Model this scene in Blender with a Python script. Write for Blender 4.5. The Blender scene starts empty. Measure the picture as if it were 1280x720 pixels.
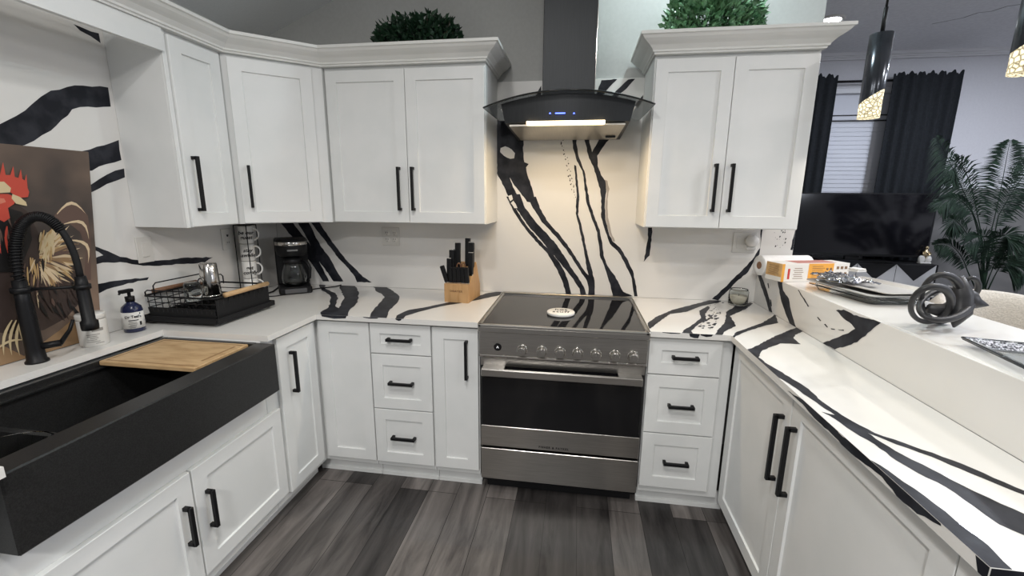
import bpy, bmesh, math, random
from mathutils import Vector, Matrix
from mathutils.geometry import tessellate_polygon
random.seed(7)
S = bpy.context.scene
COL = S.collection
PI = math.pi

# ------------------------------------------------------------------ camera
CAM = Vector((0.052, -2.6046, 1.4902))
YAW, PITCH, ROLL, FPX = -0.1465, -0.2053, 0.0084, 543.28
_fw = Vector((math.sin(YAW)*math.cos(PITCH), math.cos(YAW)*math.cos(PITCH), math.sin(PITCH)))
_r0 = Vector((math.cos(YAW), -math.sin(YAW), 0)); _u0 = _r0.cross(_fw)
_rt = _r0*math.cos(ROLL) + _u0*math.sin(ROLL); _up = _u0*math.cos(ROLL) - _r0*math.sin(ROLL)
cd = bpy.data.cameras.new('camera'); cam = bpy.data.objects.new('camera', cd); COL.objects.link(cam)
cd.sensor_width = 36; cd.lens = FPX/1280*36; cd.clip_start = .02
m = Matrix((_rt, _up, -_fw)).transposed().to_4x4(); m.translation = CAM
cam.matrix_world = m
S.camera = cam
def at(px, py, ax, val):
    """world point on the plane axis=val that was measured at this place in the photograph"""
    d = _fw + _rt*((px-640)/FPX) + _up*((360-py)/FPX)
    i = 'xyz'.index(ax); t = (val-CAM[i])/d[i]
    return CAM + d*t

# ------------------------------------------------------------------ light
S.view_settings.view_transform = 'Standard'; S.view_settings.look = 'None'
S.view_settings.gamma = 1; S.view_settings.use_curve_mapping = False
S.view_settings.exposure = -0.06
W = bpy.data.worlds.new('room_air'); S.world = W; W.use_nodes = True
W.node_tree.nodes['Background'].inputs[0].default_value = (.93, .97, 1, 1)
W.node_tree.nodes['Background'].inputs[1].default_value = .26
def area(name, loc, power, color, size, rot=(0,0,0), shape='DISK', spread=PI, size_y=None):
    l = bpy.data.lights.new(name, 'AREA'); l.energy = power; l.color = color; l.size = size; l.shape = shape; l.spread = spread
    if size_y: l.size_y = size_y
    o = bpy.data.objects.new(name, l); COL.objects.link(o); o.location = loc; o.rotation_euler = rot
    return o
area('ceiling_or_fill_light', (.15, -2.75, 2.98), 22, (1, .975, .94), .20)
area('ceiling_or_fill_light', (-.30, -3.9, 2.55), 62, (1, .985, .965), .30)  # unseen fill added behind the camera for the lower cabinets
area('ceiling_or_fill_light', (1.75, -2.45, 2.74), 13, (1, .97, .93), .22)  # unseen side fill added at the peninsula to balance the left run
area('ceiling_or_fill_light', (-.40, -2.1, 2.90), 17, (1, .985, .96), .18)  # unseen fill added to brighten the left worktop
area('ceiling_or_fill_light', (.62, -.30, 3.05), 14, (.80, .97, 1), .14)
area('living_or_fill_light', (2.5, -1.15, 2.80), 24, (1, .97, .94), .18)  # unseen fill added across the bar to lift the left side
area('living_or_fill_light', (3.1, .75, 2.80), 24, (.82, .88, 1), .16)
area('living_or_fill_light', (3.6, -.2, 2.80), 50, (.84, .88, 1), .30)

l = bpy.data.lights.new('living_room_fill', 'POINT'); l.energy = 38; l.color = (.84,.89,1); l.shadow_soft_size = .12  # unseen point fill added to brighten the living room ceiling
o = bpy.data.objects.new('living_room_fill', l); COL.objects.link(o); o.location = (3.7, -1.9, 1.75)
# ------------------------------------------------------------------ materials
def mat(name, col, rough=.5, metal=0, emit=None, es=0, trans=0, coat=0, ior=1.45, alpha=1, spec=.5):
    mt = bpy.data.materials.new(name); mt.use_nodes = True
    b = mt.node_tree.nodes['Principled BSDF']
    b.inputs['Base Color'].default_value = (*col, 1); b.inputs['Roughness'].default_value = rough
    b.inputs['Metallic'].default_value = metal; b.inputs['IOR'].default_value = ior
    b.inputs['Transmission Weight'].default_value = trans; b.inputs['Coat Weight'].default_value = coat
    b.inputs['Coat Roughness'].default_value = .03; b.inputs['Alpha'].default_value = alpha
    b.inputs['Specular IOR Level'].default_value = spec
    if emit: b.inputs['Emission Color'].default_value = (*emit, 1); b.inputs['Emission Strength'].default_value = es
    return mt
def noisy(mt, c2, scale=20, lo=.4, hi=.6, stretch=(1,1,1), bump=0, detail=4, dist=0, bscale=None):
    """mix the base colour with c2 through noise; optional bump"""
    nt = mt.node_tree; N = nt.nodes; L = nt.links; b = N['Principled BSDF']
    tc = N.new('ShaderNodeTexCoord'); mp = N.new('ShaderNodeMapping'); mp.inputs['Scale'].default_value = stretch
    L.new(tc.outputs['Object'], mp.inputs['Vector'])
    n = N.new('ShaderNodeTexNoise'); n.inputs['Scale'].default_value = scale; n.inputs['Detail'].default_value = detail; n.inputs['Distortion'].default_value = dist
    L.new(mp.outputs[0], n.inputs['Vector'])
    r = N.new('ShaderNodeValToRGB'); r.color_ramp.elements[0].position = lo; r.color_ramp.elements[1].position = hi
    r.color_ramp.elements[0].color = b.inputs['Base Color'].default_value; r.color_ramp.elements[1].color = (*c2, 1)
    L.new(n.outputs['Fac'], r.inputs['Fac']); L.new(r.outputs['Color'], b.inputs['Base Color'])
    if bump:
        bn = N.new('ShaderNodeBump'); bn.inputs['Strength'].default_value = bump; bn.inputs['Distance'].default_value = .004
        if bscale:
            n2 = N.new('ShaderNodeTexNoise'); n2.inputs['Scale'].default_value = bscale; L.new(tc.outputs['Object'], n2.inputs['Vector']); L.new(n2.outputs['Fac'], bn.inputs['Height'])
        else: L.new(n.outputs['Fac'], bn.inputs['Height'])
        L.new(bn.outputs['Normal'], b.inputs['Normal'])
    return mt
white = noisy(mat('white_cabinet_paint', (.74,.75,.74), .42), (.77,.775,.765), 6)
crownm = noisy(mat('white_moulding_paint', (.74,.74,.71), .45), (.77,.765,.74), 6)
slab = noisy(mat('white_quartz', (.725,.71,.68), .30, coat=.35), (.75,.735,.71), 3, .35, .7)
vein = noisy(mat('black_vein', (.012,.013,.018), .42, spec=.2), (.03,.032,.04), 14)
veing = mat('grey_vein', (.40,.37,.34), .2)
black = mat('black_powder_coat', (.007,.007,.008), .45, spec=.3)
wallm = noisy(mat('grey_wall_paint', (.47,.47,.455), .75), (.49,.49,.475), 60, bump=.05)
livm = noisy(mat('pale_wall_paint', (.60,.60,.63), .8), (.62,.62,.65), 60, bump=.05)
ceilm = noisy(mat('ceiling_paint', (.74,.745,.74), .85), (.76,.765,.76), 90, bump=.15)
ceill = noisy(mat('living_ceiling_paint', (.72,.73,.76), .85), (.77,.78,.81), 40, bump=.3)
steel = noisy(mat('brushed_steel', (.42,.40,.375), .28, 1), (.52,.50,.47), 8, .3, .7, (1.2, 1, 60))
steel_b = mat('polished_steel', (.62,.60,.57), .14, 1)
darksteel = noisy(mat('dark_brushed_steel', (.028,.030,.032), .45, .5), (.036,.038,.041), 10, .3, .7, (60,1,1))
bglass = mat('black_ceramic_glass', (.008,.008,.009), .05, ior=1.36)
ovglass = mat('black_oven_glass', (.006,.006,.007), .10)
smoke = mat('smoked_glass', (.42,.44,.45), .03, trans=1, ior=1.2)
clear = mat('clear_glass', (.95,.97,.96), .03, trans=1, ior=1.4)
sinkm = noisy(mat('black_granite_sink', (.010,.010,.010), .34), (.020,.020,.020), 300)
oak = noisy(mat('bamboo_wood', (.53,.36,.19), .5), (.38,.235,.11), 5, .42, .72, (2.2, 9, 9), detail=6)
oak2 = noisy(mat('beech_wood', (.52,.31,.14), .45), (.43,.24,.10), 10, .4, .7, (10, 10, 1.5))
walnut = noisy(mat('walnut_wood', (.23,.115,.06), .5), (.15,.07,.035), 12, .4, .7, (2,12,12))
dowel = noisy(mat('beech_dowel', (.55,.36,.19), .5), (.45,.28,.13), 12, .4, .7, (10,2,10))
plate = mat('white_plastic', (.66,.645,.61), .35)
dslot = mat('dark_slot', (.03,.03,.03), .6)
cer = mat('white_ceramic', (.80,.79,.76), .25)
ink = mat('black_ink', (.015,.015,.015), .6)
navy = mat('navy_plastic', (.012,.017,.06), .22, coat=.3)
paper = noisy(mat('white_paper', (.80,.79,.77), .9), (.76,.75,.73), 40, bump=.1)
orange = mat('orange_print', (.80,.38,.06), .5)
tan = noisy(mat('tan_print', (.66,.42,.18), .55), (.55,.33,.13), 30)
red = mat('red_print', (.55,.05,.04), .5)
boxw = mat('white_card', (.78,.75,.70), .5)
foil = noisy(mat('aluminium_foil', (.30,.31,.33), .22, 1), (.5,.5,.52), 25, bump=.7, bscale=38)
matblack = mat('matte_black', (.009,.009,.010), .6, spec=.3)
sculp = noisy(mat('black_resin', (.018,.018,.020), .45), (.03,.03,.032), 20)
curtain = noisy(mat('black_curtain_cloth', (.007,.009,.012), .9), (.011,.014,.018), 60)
blindm = mat('white_blind_vinyl', (.62,.64,.70), .5)
tvm = mat('black_tv_screen', (.006,.006,.008), .12)
mirror = noisy(mat('silver_mirror_panel', (.60,.60,.60), .35, .6), (.64,.64,.64), 6)
gold = mat('pale_gold', (.72,.58,.36), .22, 1)
boucle = noisy(mat('cream_boucle', (.62,.58,.52), .95), (.50,.47,.42), 160, .35, .65, bump=1)
leafd = noisy(mat('dark_boxwood_leaf', (.012,.032,.018), .45), (.022,.060,.028), 30, .35, .65)
leafl = noisy(mat('green_boxwood_leaf', (.040,.11,.05), .4), (.13,.25,.12), 30, .35, .65)
stemm = mat('brown_stem', (.06,.05,.03), .8)
palm = noisy(mat('palm_leaf', (.004,.011,.007), .6, spec=.2), (.010,.024,.013), 20)
greyarea = noisy(mat('mottled_grey_area', (.13,.13,.13), .8), (.21,.205,.20), 2.2, .3, .7, (1,1,1.6), detail=8, dist=1.2)
candlew = mat('cream_wax', (.72,.66,.55), .6)
def emis(name, col, s):
    return mat(name, (.1,.1,.1), .5, emit=col, es=s)
led = emis('warm_led', (1, .80, .48), 9)
blue = emis('blue_display', (.08, .14, 1), 5)
canl = emis('cool_can_light', (.9, .95, 1), 30)
# pendant crystal with a lit, bubbled look
pcrys = emis('lit_bubble_crystal', (1, .88, .55), 1.7)
nt = pcrys.node_tree; vo = nt.nodes.new('ShaderNodeTexVoronoi'); vo.inputs['Scale'].default_value = 70; vo.feature = 'DISTANCE_TO_EDGE'
tcn = nt.nodes.new('ShaderNodeTexCoord'); nt.links.new(tcn.outputs['Object'], vo.inputs['Vector'])
rp = nt.nodes.new('ShaderNodeValToRGB'); rp.color_ramp.elements[0].color = (.12,.08,.03,1); rp.color_ramp.elements[1].color = (1,.90,.60,1); rp.color_ramp.elements[1].position = .22
nt.links.new(vo.outputs['Distance'], rp.inputs[0]); nt.links.new(rp.outputs[0], nt.nodes['Principled BSDF'].inputs['Emission Color'])
# glitter
glit = mat('silver_glitter', (.30,.30,.32), .3, .8)
nt = glit.node_tree; vo = nt.nodes.new('ShaderNodeTexVoronoi'); vo.inputs['Scale'].default_value = 260
tcn = nt.nodes.new('ShaderNodeTexCoord'); nt.links.new(tcn.outputs['Object'], vo.inputs['Vector'])
rp = nt.nodes.new('ShaderNodeValToRGB'); rp.color_ramp.elements[0].color = (.03,.03,.035,1); rp.color_ramp.elements[0].position = .3; rp.color_ramp.elements[1].color = (.8,.8,.82,1); rp.color_ramp.elements[1].position = .75
nt.links.new(vo.outputs['Color'], rp.inputs[0]); nt.links.new(rp.outputs[0], nt.nodes['Principled BSDF'].inputs['Base Color'])
# vinyl plank floor
def plank_mat():
    mt = mat('grey_vinyl_plank', (.1,.1,.1), .40)
    nt = mt.node_tree; N = nt.nodes; L = nt.links; b = N['Principled BSDF']
    tc = N.new('ShaderNodeTexCoord'); mp = N.new('ShaderNodeMapping'); mp.inputs['Rotation'].default_value = (0,0,PI/2); mp.inputs['Location'].default_value = (.35,.05,0)
    L.new(tc.outputs['Object'], mp.inputs[0])
    br = N.new('ShaderNodeTexBrick'); br.offset = .37; br.offset_frequency = 3
    for k, v in (('Scale',1),('Mortar Size',.0014),('Mortar Smooth',.1),('Bias',-.1),('Brick Width',1.05),('Row Height',.152)): br.inputs[k].default_value = v
    br.inputs['Color1'].default_value = (.040,.038,.038,1); br.inputs['Color2'].default_value = (.165,.155,.15,1); br.inputs['Mortar'].default_value = (.012,.011,.011,1)
    L.new(mp.outputs[0], br.inputs['Vector'])
    m2 = N.new('ShaderNodeMapping'); m2.inputs['Scale'].default_value = (9, 1.1, 1); L.new(tc.outputs['Object'], m2.inputs[0])
    n = N.new('ShaderNodeTexNoise'); n.inputs['Scale'].default_value = 1.6; n.inputs['Detail'].default_value = 7; n.inputs['Roughness'].default_value = .62; n.inputs['Distortion'].default_value = .6
    L.new(m2.outputs[0], n.inputs['Vector'])
    r = N.new('ShaderNodeValToRGB'); r.color_ramp.elements[0].position = .30; r.color_ramp.elements[0].color = (.30,.28,.28,1); r.color_ramp.elements[1].position = .72; r.color_ramp.elements[1].color = (1.75,1.68,1.62,1)
    L.new(n.outputs['Fac'], r.inputs[0])
    mx = N.new('ShaderNodeMix'); mx.data_type = 'RGBA'; mx.blend_type = 'MULTIPLY'; mx.inputs['Factor'].default_value = 1
    L.new(br.outputs['Color'], mx.inputs['A']); L.new(r.outputs['Color'], mx.inputs['B']); L.new(mx.outputs['Result'], b.inputs['Base Color'])
    return mt
floorm = plank_mat()

# ------------------------------------------------------------------ mesh helpers
def org(p):
    """world matrix of a thing or part (all origins are plain location + z rotation)"""
    M = Matrix.Identity(4); o = p
    ch = []
    while o is not None: ch.append(o); o = o.parent
    for o in reversed(ch):
        M = M @ (Matrix.Translation(o.location) @ o.rotation_euler.to_matrix().to_4x4() @ Matrix.Diagonal((*o.scale,1)))
    return M
class MB:
    def __init__(s): s.v = []; s.f = []; s.mi = []; s.sm = []; s.M = Matrix.Identity(4)
    def add(s, vs, fs, mi=0, sm=False):
        n = len(s.v); s.v += [s.M @ Vector(v) for v in vs]
        for f in fs: s.f.append([i+n for i in f]); s.mi.append(mi); s.sm.append(sm)
        return s
    def box(s, x0,x1,y0,y1,z0,z1, mi=0, ch=.0015):
        if x0 > x1: x0,x1 = x1,x0
        if y0 > y1: y0,y1 = y1,y0
        if z0 > z1: z0,z1 = z1,z0
        ch = min(ch, (x1-x0)*.3, (y1-y0)*.3, (z1-z0)*.3)
        return s._chbox(x0,x1,y0,y1,z0,z1,mi,ch)
    def _chbox(s, x0,x1,y0,y1,z0,z1,mi,c):
        bm = bmesh.new(); vs = [bm.verts.new((x,y,z)) for x in (x0,x1) for y in (y0,y1) for z in (z0,z1)]
        for f in ((0,1,3,2),(4,6,7,5),(0,4,5,1),(2,3,7,6),(0,2,6,4),(1,5,7,3)): bm.faces.new([vs[i] for i in f])
        if c > 1e-5: bmesh.ops.bevel(bm, geom=bm.edges[:], offset=c, segments=1, affect='EDGES', profile=.5)
        bm.verts.index_update()
        s.add([v.co.copy() for v in bm.verts], [[v.index for v in f.verts] for f in bm.faces], mi); bm.free(); return s
    def prism(s, poly, z0, z1, mi=0, axis='z', sm=False):
        """polygon (ccw, 2d) extruded along an axis"""
        def P(a, b, c): return {'z':(a,b,c), 'y':(a,c,b), 'x':(c,a,b)}[axis]
        n = len(poly); vs = [P(a,b,z0) for a,b in poly] + [P(a,b,z1) for a,b in poly]
        tr = tessellate_polygon([[Vector((a,b,0)) for a,b in poly]])
        fs = [list(t) for t in tr] + [[i+n for i in t] for t in tr]
        s.add(vs, fs, mi)
        s.add(vs, [[i,(i+1)%n,(i+1)%n+n,i+n] for i in range(n)], mi, sm); return s
    def tube(s, pts, r, n=8, mi=0, closed=False, flat=1.0, up=None, caps=True):
        pts = [Vector(p) for p in pts]; rings = []; N = len(pts)
        T0 = None; nrm = None
        for i, p in enumerate(pts):
            a = pts[i-1] if (i > 0 or closed) else p; b = pts[(i+1)%N] if (i < N-1 or closed) else p
            t = (b-a).normalized()
            if nrm is None:
                u = Vector(up) if up else (Vector((0,0,1)) if abs(t.z) < .9 else Vector((1,0,0)))
                nrm = (u - t*u.dot(t)).normalized()
            else: nrm = (nrm - t*nrm.dot(t)).normalized()
            bi = t.cross(nrm); rr = r[i] if isinstance(r, (list,tuple)) else r
            rings.append([p + nrm*math.cos(2*PI*k/n)*rr + bi*math.sin(2*PI*k/n)*rr*flat for k in range(n)])
        vs = [v for R in rings for v in R]; fs = []
        for i in range(N if closed else N-1):
            j = (i+1)%N
            for k in range(n): fs.append([i*n+k, i*n+(k+1)%n, j*n+(k+1)%n, j*n+k])
        if not closed and caps: fs += [list(range(n)), list(range((N-1)*n, N*n))]
        return s.add(vs, fs, mi, True)
    def lathe(s, prof, c=(0,0,0), n=32, mi=0, axis='z', sm=True, a0=0, a1=2*PI):
        vs = []; fs = []; full = abs(a1-a0-2*PI) < 1e-6; m = n if full else n+1
        for r, h in prof:
            for k in range(m):
                a = a0 + (a1-a0)*k/n; x, y = r*math.cos(a), r*math.sin(a)
                p = {'z':(x,y,h), 'x':(h,x,y), 'y':(x,h,y)}[axis]; vs.append((p[0]+c[0], p[1]+c[1], p[2]+c[2]))
        for i in range(len(prof)-1):
            for k in range(n if not full else m):
                if not full and k == n: continue
                k2 = (k+1)%m; fs.append([i*m+k, i*m+k2, (i+1)*m+k2, (i+1)*m+k])
        s.add(vs, fs, mi, sm)
        if full:
            for i, e in ((0, prof[0]), (len(prof)-1, prof[-1])):
                if e[0] > 1e-5: s.add(vs[i*m:(i+1)*m], [list(range(m))], mi)
        return s
    def sphere(s, c, r, n=16, mi=0):
        rx, ry, rz = r if isinstance(r, tuple) else (r,r,r); vs = []; fs = []; h = n//2
        for i in range(h+1):
            t = PI*i/h
            for k in range(n): vs.append((c[0]+rx*math.sin(t)*math.cos(2*PI*k/n), c[1]+ry*math.sin(t)*math.sin(2*PI*k/n), c[2]+rz*math.cos(t)))
        for i in range(h):
            for k in range(n): fs.append([i*n+k, i*n+(k+1)%n, (i+1)*n+(k+1)%n, (i+1)*n+k])
        return s.add(vs, fs, mi, True)
    def cyl(s, a, b, r, n=20, mi=0): return s.tube([a,b], r, n, mi)
    def poly3(s, pts, mi=0):
        """flat polygon given in 3d, any outline"""
        pts = [Vector(p) for p in pts]; nrm = Vector((0,0,0))
        for i in range(len(pts)): nrm += pts[i].cross(pts[(i+1)%len(pts)])
        q = nrm.to_track_quat('Z','Y').inverted() if nrm.length > 0 else None
        fl = [q @ p for p in pts] if q else pts
        tr = tessellate_polygon([[Vector((p.x,p.y,0)) for p in fl]])
        return s.add(pts, [list(t) for t in tr], mi)
    def build(s, name, mats, parent=None, label=None, kind=None):
        me = bpy.data.meshes.new(name); M = org(parent).inverted() if parent else Matrix.Identity(4)
        me.from_pydata([M @ v for v in s.v], [], s.f); mats = mats if isinstance(mats, (list,tuple)) else [mats]
        for x in mats: me.materials.append(x)
        me.polygons.foreach_set('material_index', s.mi); me.polygons.foreach_set('use_smooth', s.sm)
        bm = bmesh.new(); bm.from_mesh(me); bmesh.ops.remove_doubles(bm, verts=bm.verts, dist=1e-6); bmesh.ops.dissolve_degenerate(bm, edges=bm.edges, dist=1e-7)
        bmesh.ops.recalc_face_normals(bm, faces=bm.faces); bm.to_mesh(me); bm.free()
        me.update()
        o = bpy.data.objects.new(name, me); COL.objects.link(o)
        if parent: o.parent = parent
        if label: o['label'] = label
        if kind: o['kind'] = kind
        return o
def tag(o, label, cat, group=None):
    o['label'] = label; o['category'] = cat
    if group: o['group'] = group
    return o
def thing(name, label, cat, loc=(0,0,0), rz=0, group=None):
    o = bpy.data.objects.new(name, None); COL.objects.link(o); o.location = loc; o.rotation_euler = (0,0,rz); o.empty_display_size = .1
    return tag(o, label, cat, group)
def struct(name, mb, mats):
    o = mb.build(name, mats); o['kind'] = 'structure'; return o
def frame(origin, u, n):
    """local frame: x along u, y along outward normal n, z up"""
    u = Vector(u).normalized(); n = Vector(n).normalized(); M = Matrix((u, n, Vector((0,0,1)))).transposed().to_4x4(); M.translation = Vector(origin); return M
def text_mesh(txt, size, M, name, mt, parent, align='CENTER', shear=0, label=None, spacing=1.0, bold=0):
    cu = bpy.data.curves.new('lettering', 'FONT'); cu.body = txt; cu.size = size; cu.align_x = align; cu.align_y = 'CENTER'; cu.extrude = .0003; cu.shear = shear; cu.space_character = spacing; cu.offset = bold; cu.resolution_u = 3
    to = bpy.data.objects.new('lettering', cu); COL.objects.link(to)
    dg = bpy.context.evaluated_depsgraph_get(); me = bpy.data.meshes.new_from_object(to.evaluated_get(dg))
    bpy.data.objects.remove(to); bpy.data.curves.remove(cu)
    P = org(parent).inverted() if parent else Matrix.Identity(4)
    me.transform(P @ M); me.materials.clear(); me.materials.append(mt); me.name = name
    o = bpy.data.objects.new(name, me); COL.objects.link(o); o.parent = parent
    if label: o['label'] = label
    return o
def facing(p, u, n):
    """text matrix: baseline along u, facing n"""
    u = Vector(u).normalized(); n = Vector(n).normalized(); v = n.cross(u)
    M = Matrix((u, v, n)).transposed().to_4x4(); M.translation = Vector(p); return M

# ------------------------------------------------------------------ room shell
XW, XE, XP, H = -1.892, 1.24, 1.069, .914     # left wall, end of the back wall, kitchen face of the half wall, worktop height
YB = -4.2
def vault(x): return 2.444 + .39*(x+1.79)
struct('floor', MB().box(XW-.12, 5.2, YB, 2.35, -.05, 0, ch=0), floorm)
struct('wall_back', MB().prism([(XW-.12,0),(XE,0),(XE,vault(XE)),(XW-.12,vault(XW-.12))], .012, .13, axis='y'), wallm)
struct('wall_left', MB().box(XW-.13, XW-.012, YB, .012, 0, 2.42, ch=0), wallm)
struct('ceiling', MB().prism([(XW-.13,vault(XW-.13)),(XE,vault(XE)),(XE,vault(XE)+.06),(XW-.13,vault(XW-.13)+.06)], YB, .13, axis='y'), ceilm)
cb = MB().box(XE, 5.2, YB, 2.35, 2.82, 2.88, ch=0)
ck = [(1165,30),(1185,26),(1205,22),(1222,16),(1240,14),(1258,8),(1285,4)]   # hairline crack in the ceiling
for (a0,a1),(b0,b1) in zip(ck,ck[1:]):
    p, q = at(a0,a1,'z',2.8195), at(b0,b1,'z',2.8195); n_ = Vector((q.y-p.y, p.x-q.x, 0)).normalized()*random.uniform(.006,.012)
    cb.add([p-n_*.5, q-n_*.8, q+n_*.4, p+n_*.7], [[0,1,2,3]], 1)
struct('ceiling_living_room', cb, [ceill, mat('ceiling_crack', (.20,.20,.21), .9)])
struct('wall_header', MB().box(XE, XE+.1, YB, .0, 2.88, vault(XE), ch=0), ceilm)
YF = 2.2
w = MB()   # far wall with the window opening
wx0, wx1, wz0, wz1 = 2.36, 3.06, 1.10, 2.52
w.box(XE, wx0, YF, YF+.12, 0, 2.82, ch=0).box(wx1, 5.2, YF, YF+.12, 0, 2.82, ch=0).box(wx0, wx1, YF, YF+.12, 0, wz0, ch=0).box(wx0, wx1, YF, YF+.12, wz1, 2.82, ch=0)
struct('wall_far', w, livm)
struct('wall_right', MB().box(5.2, 5.3, YB, 2.35, 0, 2.82, ch=0), livm)
c = MB()
for a, b in ((.00,.045),(.012,.03),(.024,.015)): c.box(XE, 5.2, YF-.03-a, YF, 2.82-b-.012, 2.82, ch=.001)
struct('trim_1', c, mat('white_crown_trim', (.66,.66,.68), .6))
# half wall between kitchen and living room
struct('wall_half', MB().box(XP+.014, 1.22, -1.88, .012, 0, 1.068, ch=.002), livm)

# ------------------------------------------------------------------ veined stone
def clip_rect(P, a0, a1, b0, b1):
    def cl(P, i, v, keep):
        out = []
        for k in range(len(P)):
            p, q = P[k], P[(k+1)%len(P)]; ip, iq = keep(p[i]), keep(q[i])
            if ip: out.append(p)
            if ip != iq:
                t = (v-p[i])/(q[i]-p[i]); r = [p[0]+(q[0]-p[0])*t, p[1]+(q[1]-p[1])*t]; r[i] = v; out.append(tuple(r))
        return out
    for i, v, k in ((0,a0,lambda x:x>=a0),(0,a1,lambda x:x<=a1),(1,b0,lambda x:x>=b0),(1,b1,lambda x:x<=b1)):
        P = cl(P, i, v, k)
        if len(P) < 3: return []
    return P
def rag(P, amp, step):
    """break long straight edges into slightly ragged ones, the way the stone's veins run"""
    out = []
    for i in range(len(P)):
        a = Vector(P[i]); b = Vector(P[(i+1)%len(P)]); d = b-a; n = max(1, int(d.length/step)); pr = Vector((-d.y, d.x)).normalized() if d.length else Vector((0,0))
        for k in range(n):
            q = a + d*(k/n)
            if k: q += pr*random.uniform(-amp, amp)
            out.append((q.x, q.y))
    return out
def strip(P):
    """a vein from (x, y, width) stations"""
    return [(x+w/2,y) for x,y,w in P] + [(x-w/2,y) for x,y,w in reversed(P)]
LIFT = [0]
def veins(mb, polys, o, s, ax, val, sign, rects, mi=1, lift=.0005, amp=.0022, step=.016):
    ia, ib = [i for i in range(3) if i != 'xyz'.index(ax)]
    for P in polys:
        LIFT[0] = (LIFT[0]+1)%12
        Q = [at(o[0]+u/s, o[1]+v/s, ax, val) for u, v in P]
        Q = rag([(q[ia], q[ib]) for q in Q], amp, step)
        for R in rects:
            C = clip_rect(Q, *R)
            if len(C) < 3: continue
            pts = []
            for a, b in C:
                p = [0,0,0]; p[ia] = a; p[ib] = b; p['xyz'.index(ax)] = val + sign*(lift+LIFT[0]*.00003); pts.append(p)
            tr = tessellate_polygon([[Vector((a,b,0)) for a,b in C]])
            mb.add(pts, [list(t) for t in tr], mi)
VB = [  # back wall behind the range
 [(98,0),(205,0),(203,60),(200,120),(205,165),(222,172),(212,185),(217,215),(235,265),(243,300),(252,330),(215,320),(190,285),(165,255),(148,225),(160,262),(180,297),(188,318),(160,312),(140,295),(125,260),(98,210)],
 strip([(232,300,36),(252,345,27),(286,400,25),(333,450,23),(377,505,17),(402,545,15),(432,590,16),(460,628,22),(468,650,26),(468,695,26)]),
 strip([(165,290,46),(190,345,36),(216,380,38),(243,415,43),(275,450,46),(310,490,46),(341,530,38),(371,575,29),(403,615,25),(431,660,20),(440,695,22)]),
 strip([(146,300,24),(166,350,15),(187,385,14),(204,410,15),(237,450,18),(272,490,18),(300,515,22),(324,550,24),(348,590,25),(368,640,22),(382,695,22)]),
 [(400,175),(408,180),(412,230),(420,300),(415,370),(430,420),(445,490),(462,560),(480,630),(480,670),(462,640),(448,570),(434,490),(420,425),(406,365),(410,300),(404,230)],
 [(388,30),(410,30),(408,90),(420,150),(440,200),(450,260),(462,330),(480,380),(500,430),(510,480),(515,530),(530,570),(560,610),(580,650),(592,672),(630,690),(552,690),(540,640),(520,580),(500,530),(495,480),(490,440),(470,390),(450,330),(440,260),(432,200),(410,160),(395,110)],
 [(430,30),(450,30),(460,90),(470,126),(485,100),(505,60),(525,35),(590,30),(542,68),(510,110),(490,140),(492,180),(505,215),(522,240),(526,280),(520,330),(522,390),(535,440),(550,475),(580,500),(605,540),(630,590),(640,640),(648,690),(635,690),(625,620),(600,565),(575,520),(540,485),(520,430),(505,380),(507,330),(502,270),(490,235),(478,190),(458,150),(445,95)],
 [(690,415),(706,415),(703,470),(695,530),(672,555),(680,510),(688,470)]]
VBw = [[(112,110),(130,103),(155,115),(168,130),(165,150),(150,152),(125,140),(110,125)], [(142,297),(156,293),(160,310),(150,318)], [(152,325),(162,316),(172,330),(178,345),(166,345)]]
VBg = [[(516,232),(530,238),(538,270),(530,310),(532,380),(545,440),(560,475),(552,476),(536,440),(523,390),(522,330),(528,280)]]
VH = [[(845,57),(955,50),(905,100),(862,150),(815,212),(805,212),(805,160),(820,125)], [(1030,53),(1080,48),(1020,115),(960,165),(900,212),(850,240),(830,240),(880,200),(930,150),(985,95)], [(1135,160),(1132,200),(1095,250),(1085,215)], [(425,95),(425,160),(380,165),(405,130)]]
VL = [strip([(205,95,54),(240,140,54),(285,195,52),(320,250,48),(350,300,36),(387,366,28)]),
 strip([(280,95,52),(312,150,44),(340,205,44),(366,250,62),(400,300,50),(443,366,44)]),
 strip([(335,95,36),(380,160,32),(418,210,28),(460,265,28),(505,310,30),(535,345,36),(560,370,66)])]
VG = [[(684,95),(722,95),(715,160),(705,200),(662,250),(620,320),(560,370),(512,420),(470,462),(440,455),(500,400),(550,350),(600,300),(640,260),(680,200),(683,150)]]
VE = [[(172,215),(200,215),(150,345),(130,352),(140,265)], [(130,420),(150,380),(110,550),(100,548)]]
bs = thing('backsplash_slab', 'tall white stone slab with black veins on the back wall behind the range', 'backsplash', (0,0,H))
b = MB().box(XW, XE, 0, .0118, H+.0005, 2.13, ch=.001)
RB = [(XW+.001, XE-.001, H+.001, 2.129)]
veins(b, VB, (590,150), 3.131, 'y', 0, -1, RB); veins(b, VH, (600,90), 5.565, 'y', 0, -1, RB); veins(b, VL, (300,250), 3.6, 'y', 0, -1, RB)
veins(b, VG, (780,260), 4, 'y', 0, -1, [(XW,XP,H,2.129)]); veins(b, VE, (960,160), 3.6, 'y', 0, -1, RB)
veins(b, VBw, (590,150), 3.131, 'y', 0, -1, RB, mi=0, lift=.0009); veins(b, VBg, (590,150), 3.131, 'y', 0, -1, RB, mi=2, lift=.0003)
for k in range(46):   # the faint dotted line left of the middle veins, and specks near the wall's end
    t = k/45; u = 345+t*58+random.uniform(-7,7); v = 55+t*250+random.uniform(-5,5); q = random.uniform(.7,3.2)
    veins(b, [[(u-q,v),(u,v-q*1.5),(u+q,v),(u,v+q*1.2)]], (590,150), 3.131, 'y', 0, -1, RB, amp=0)
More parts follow.
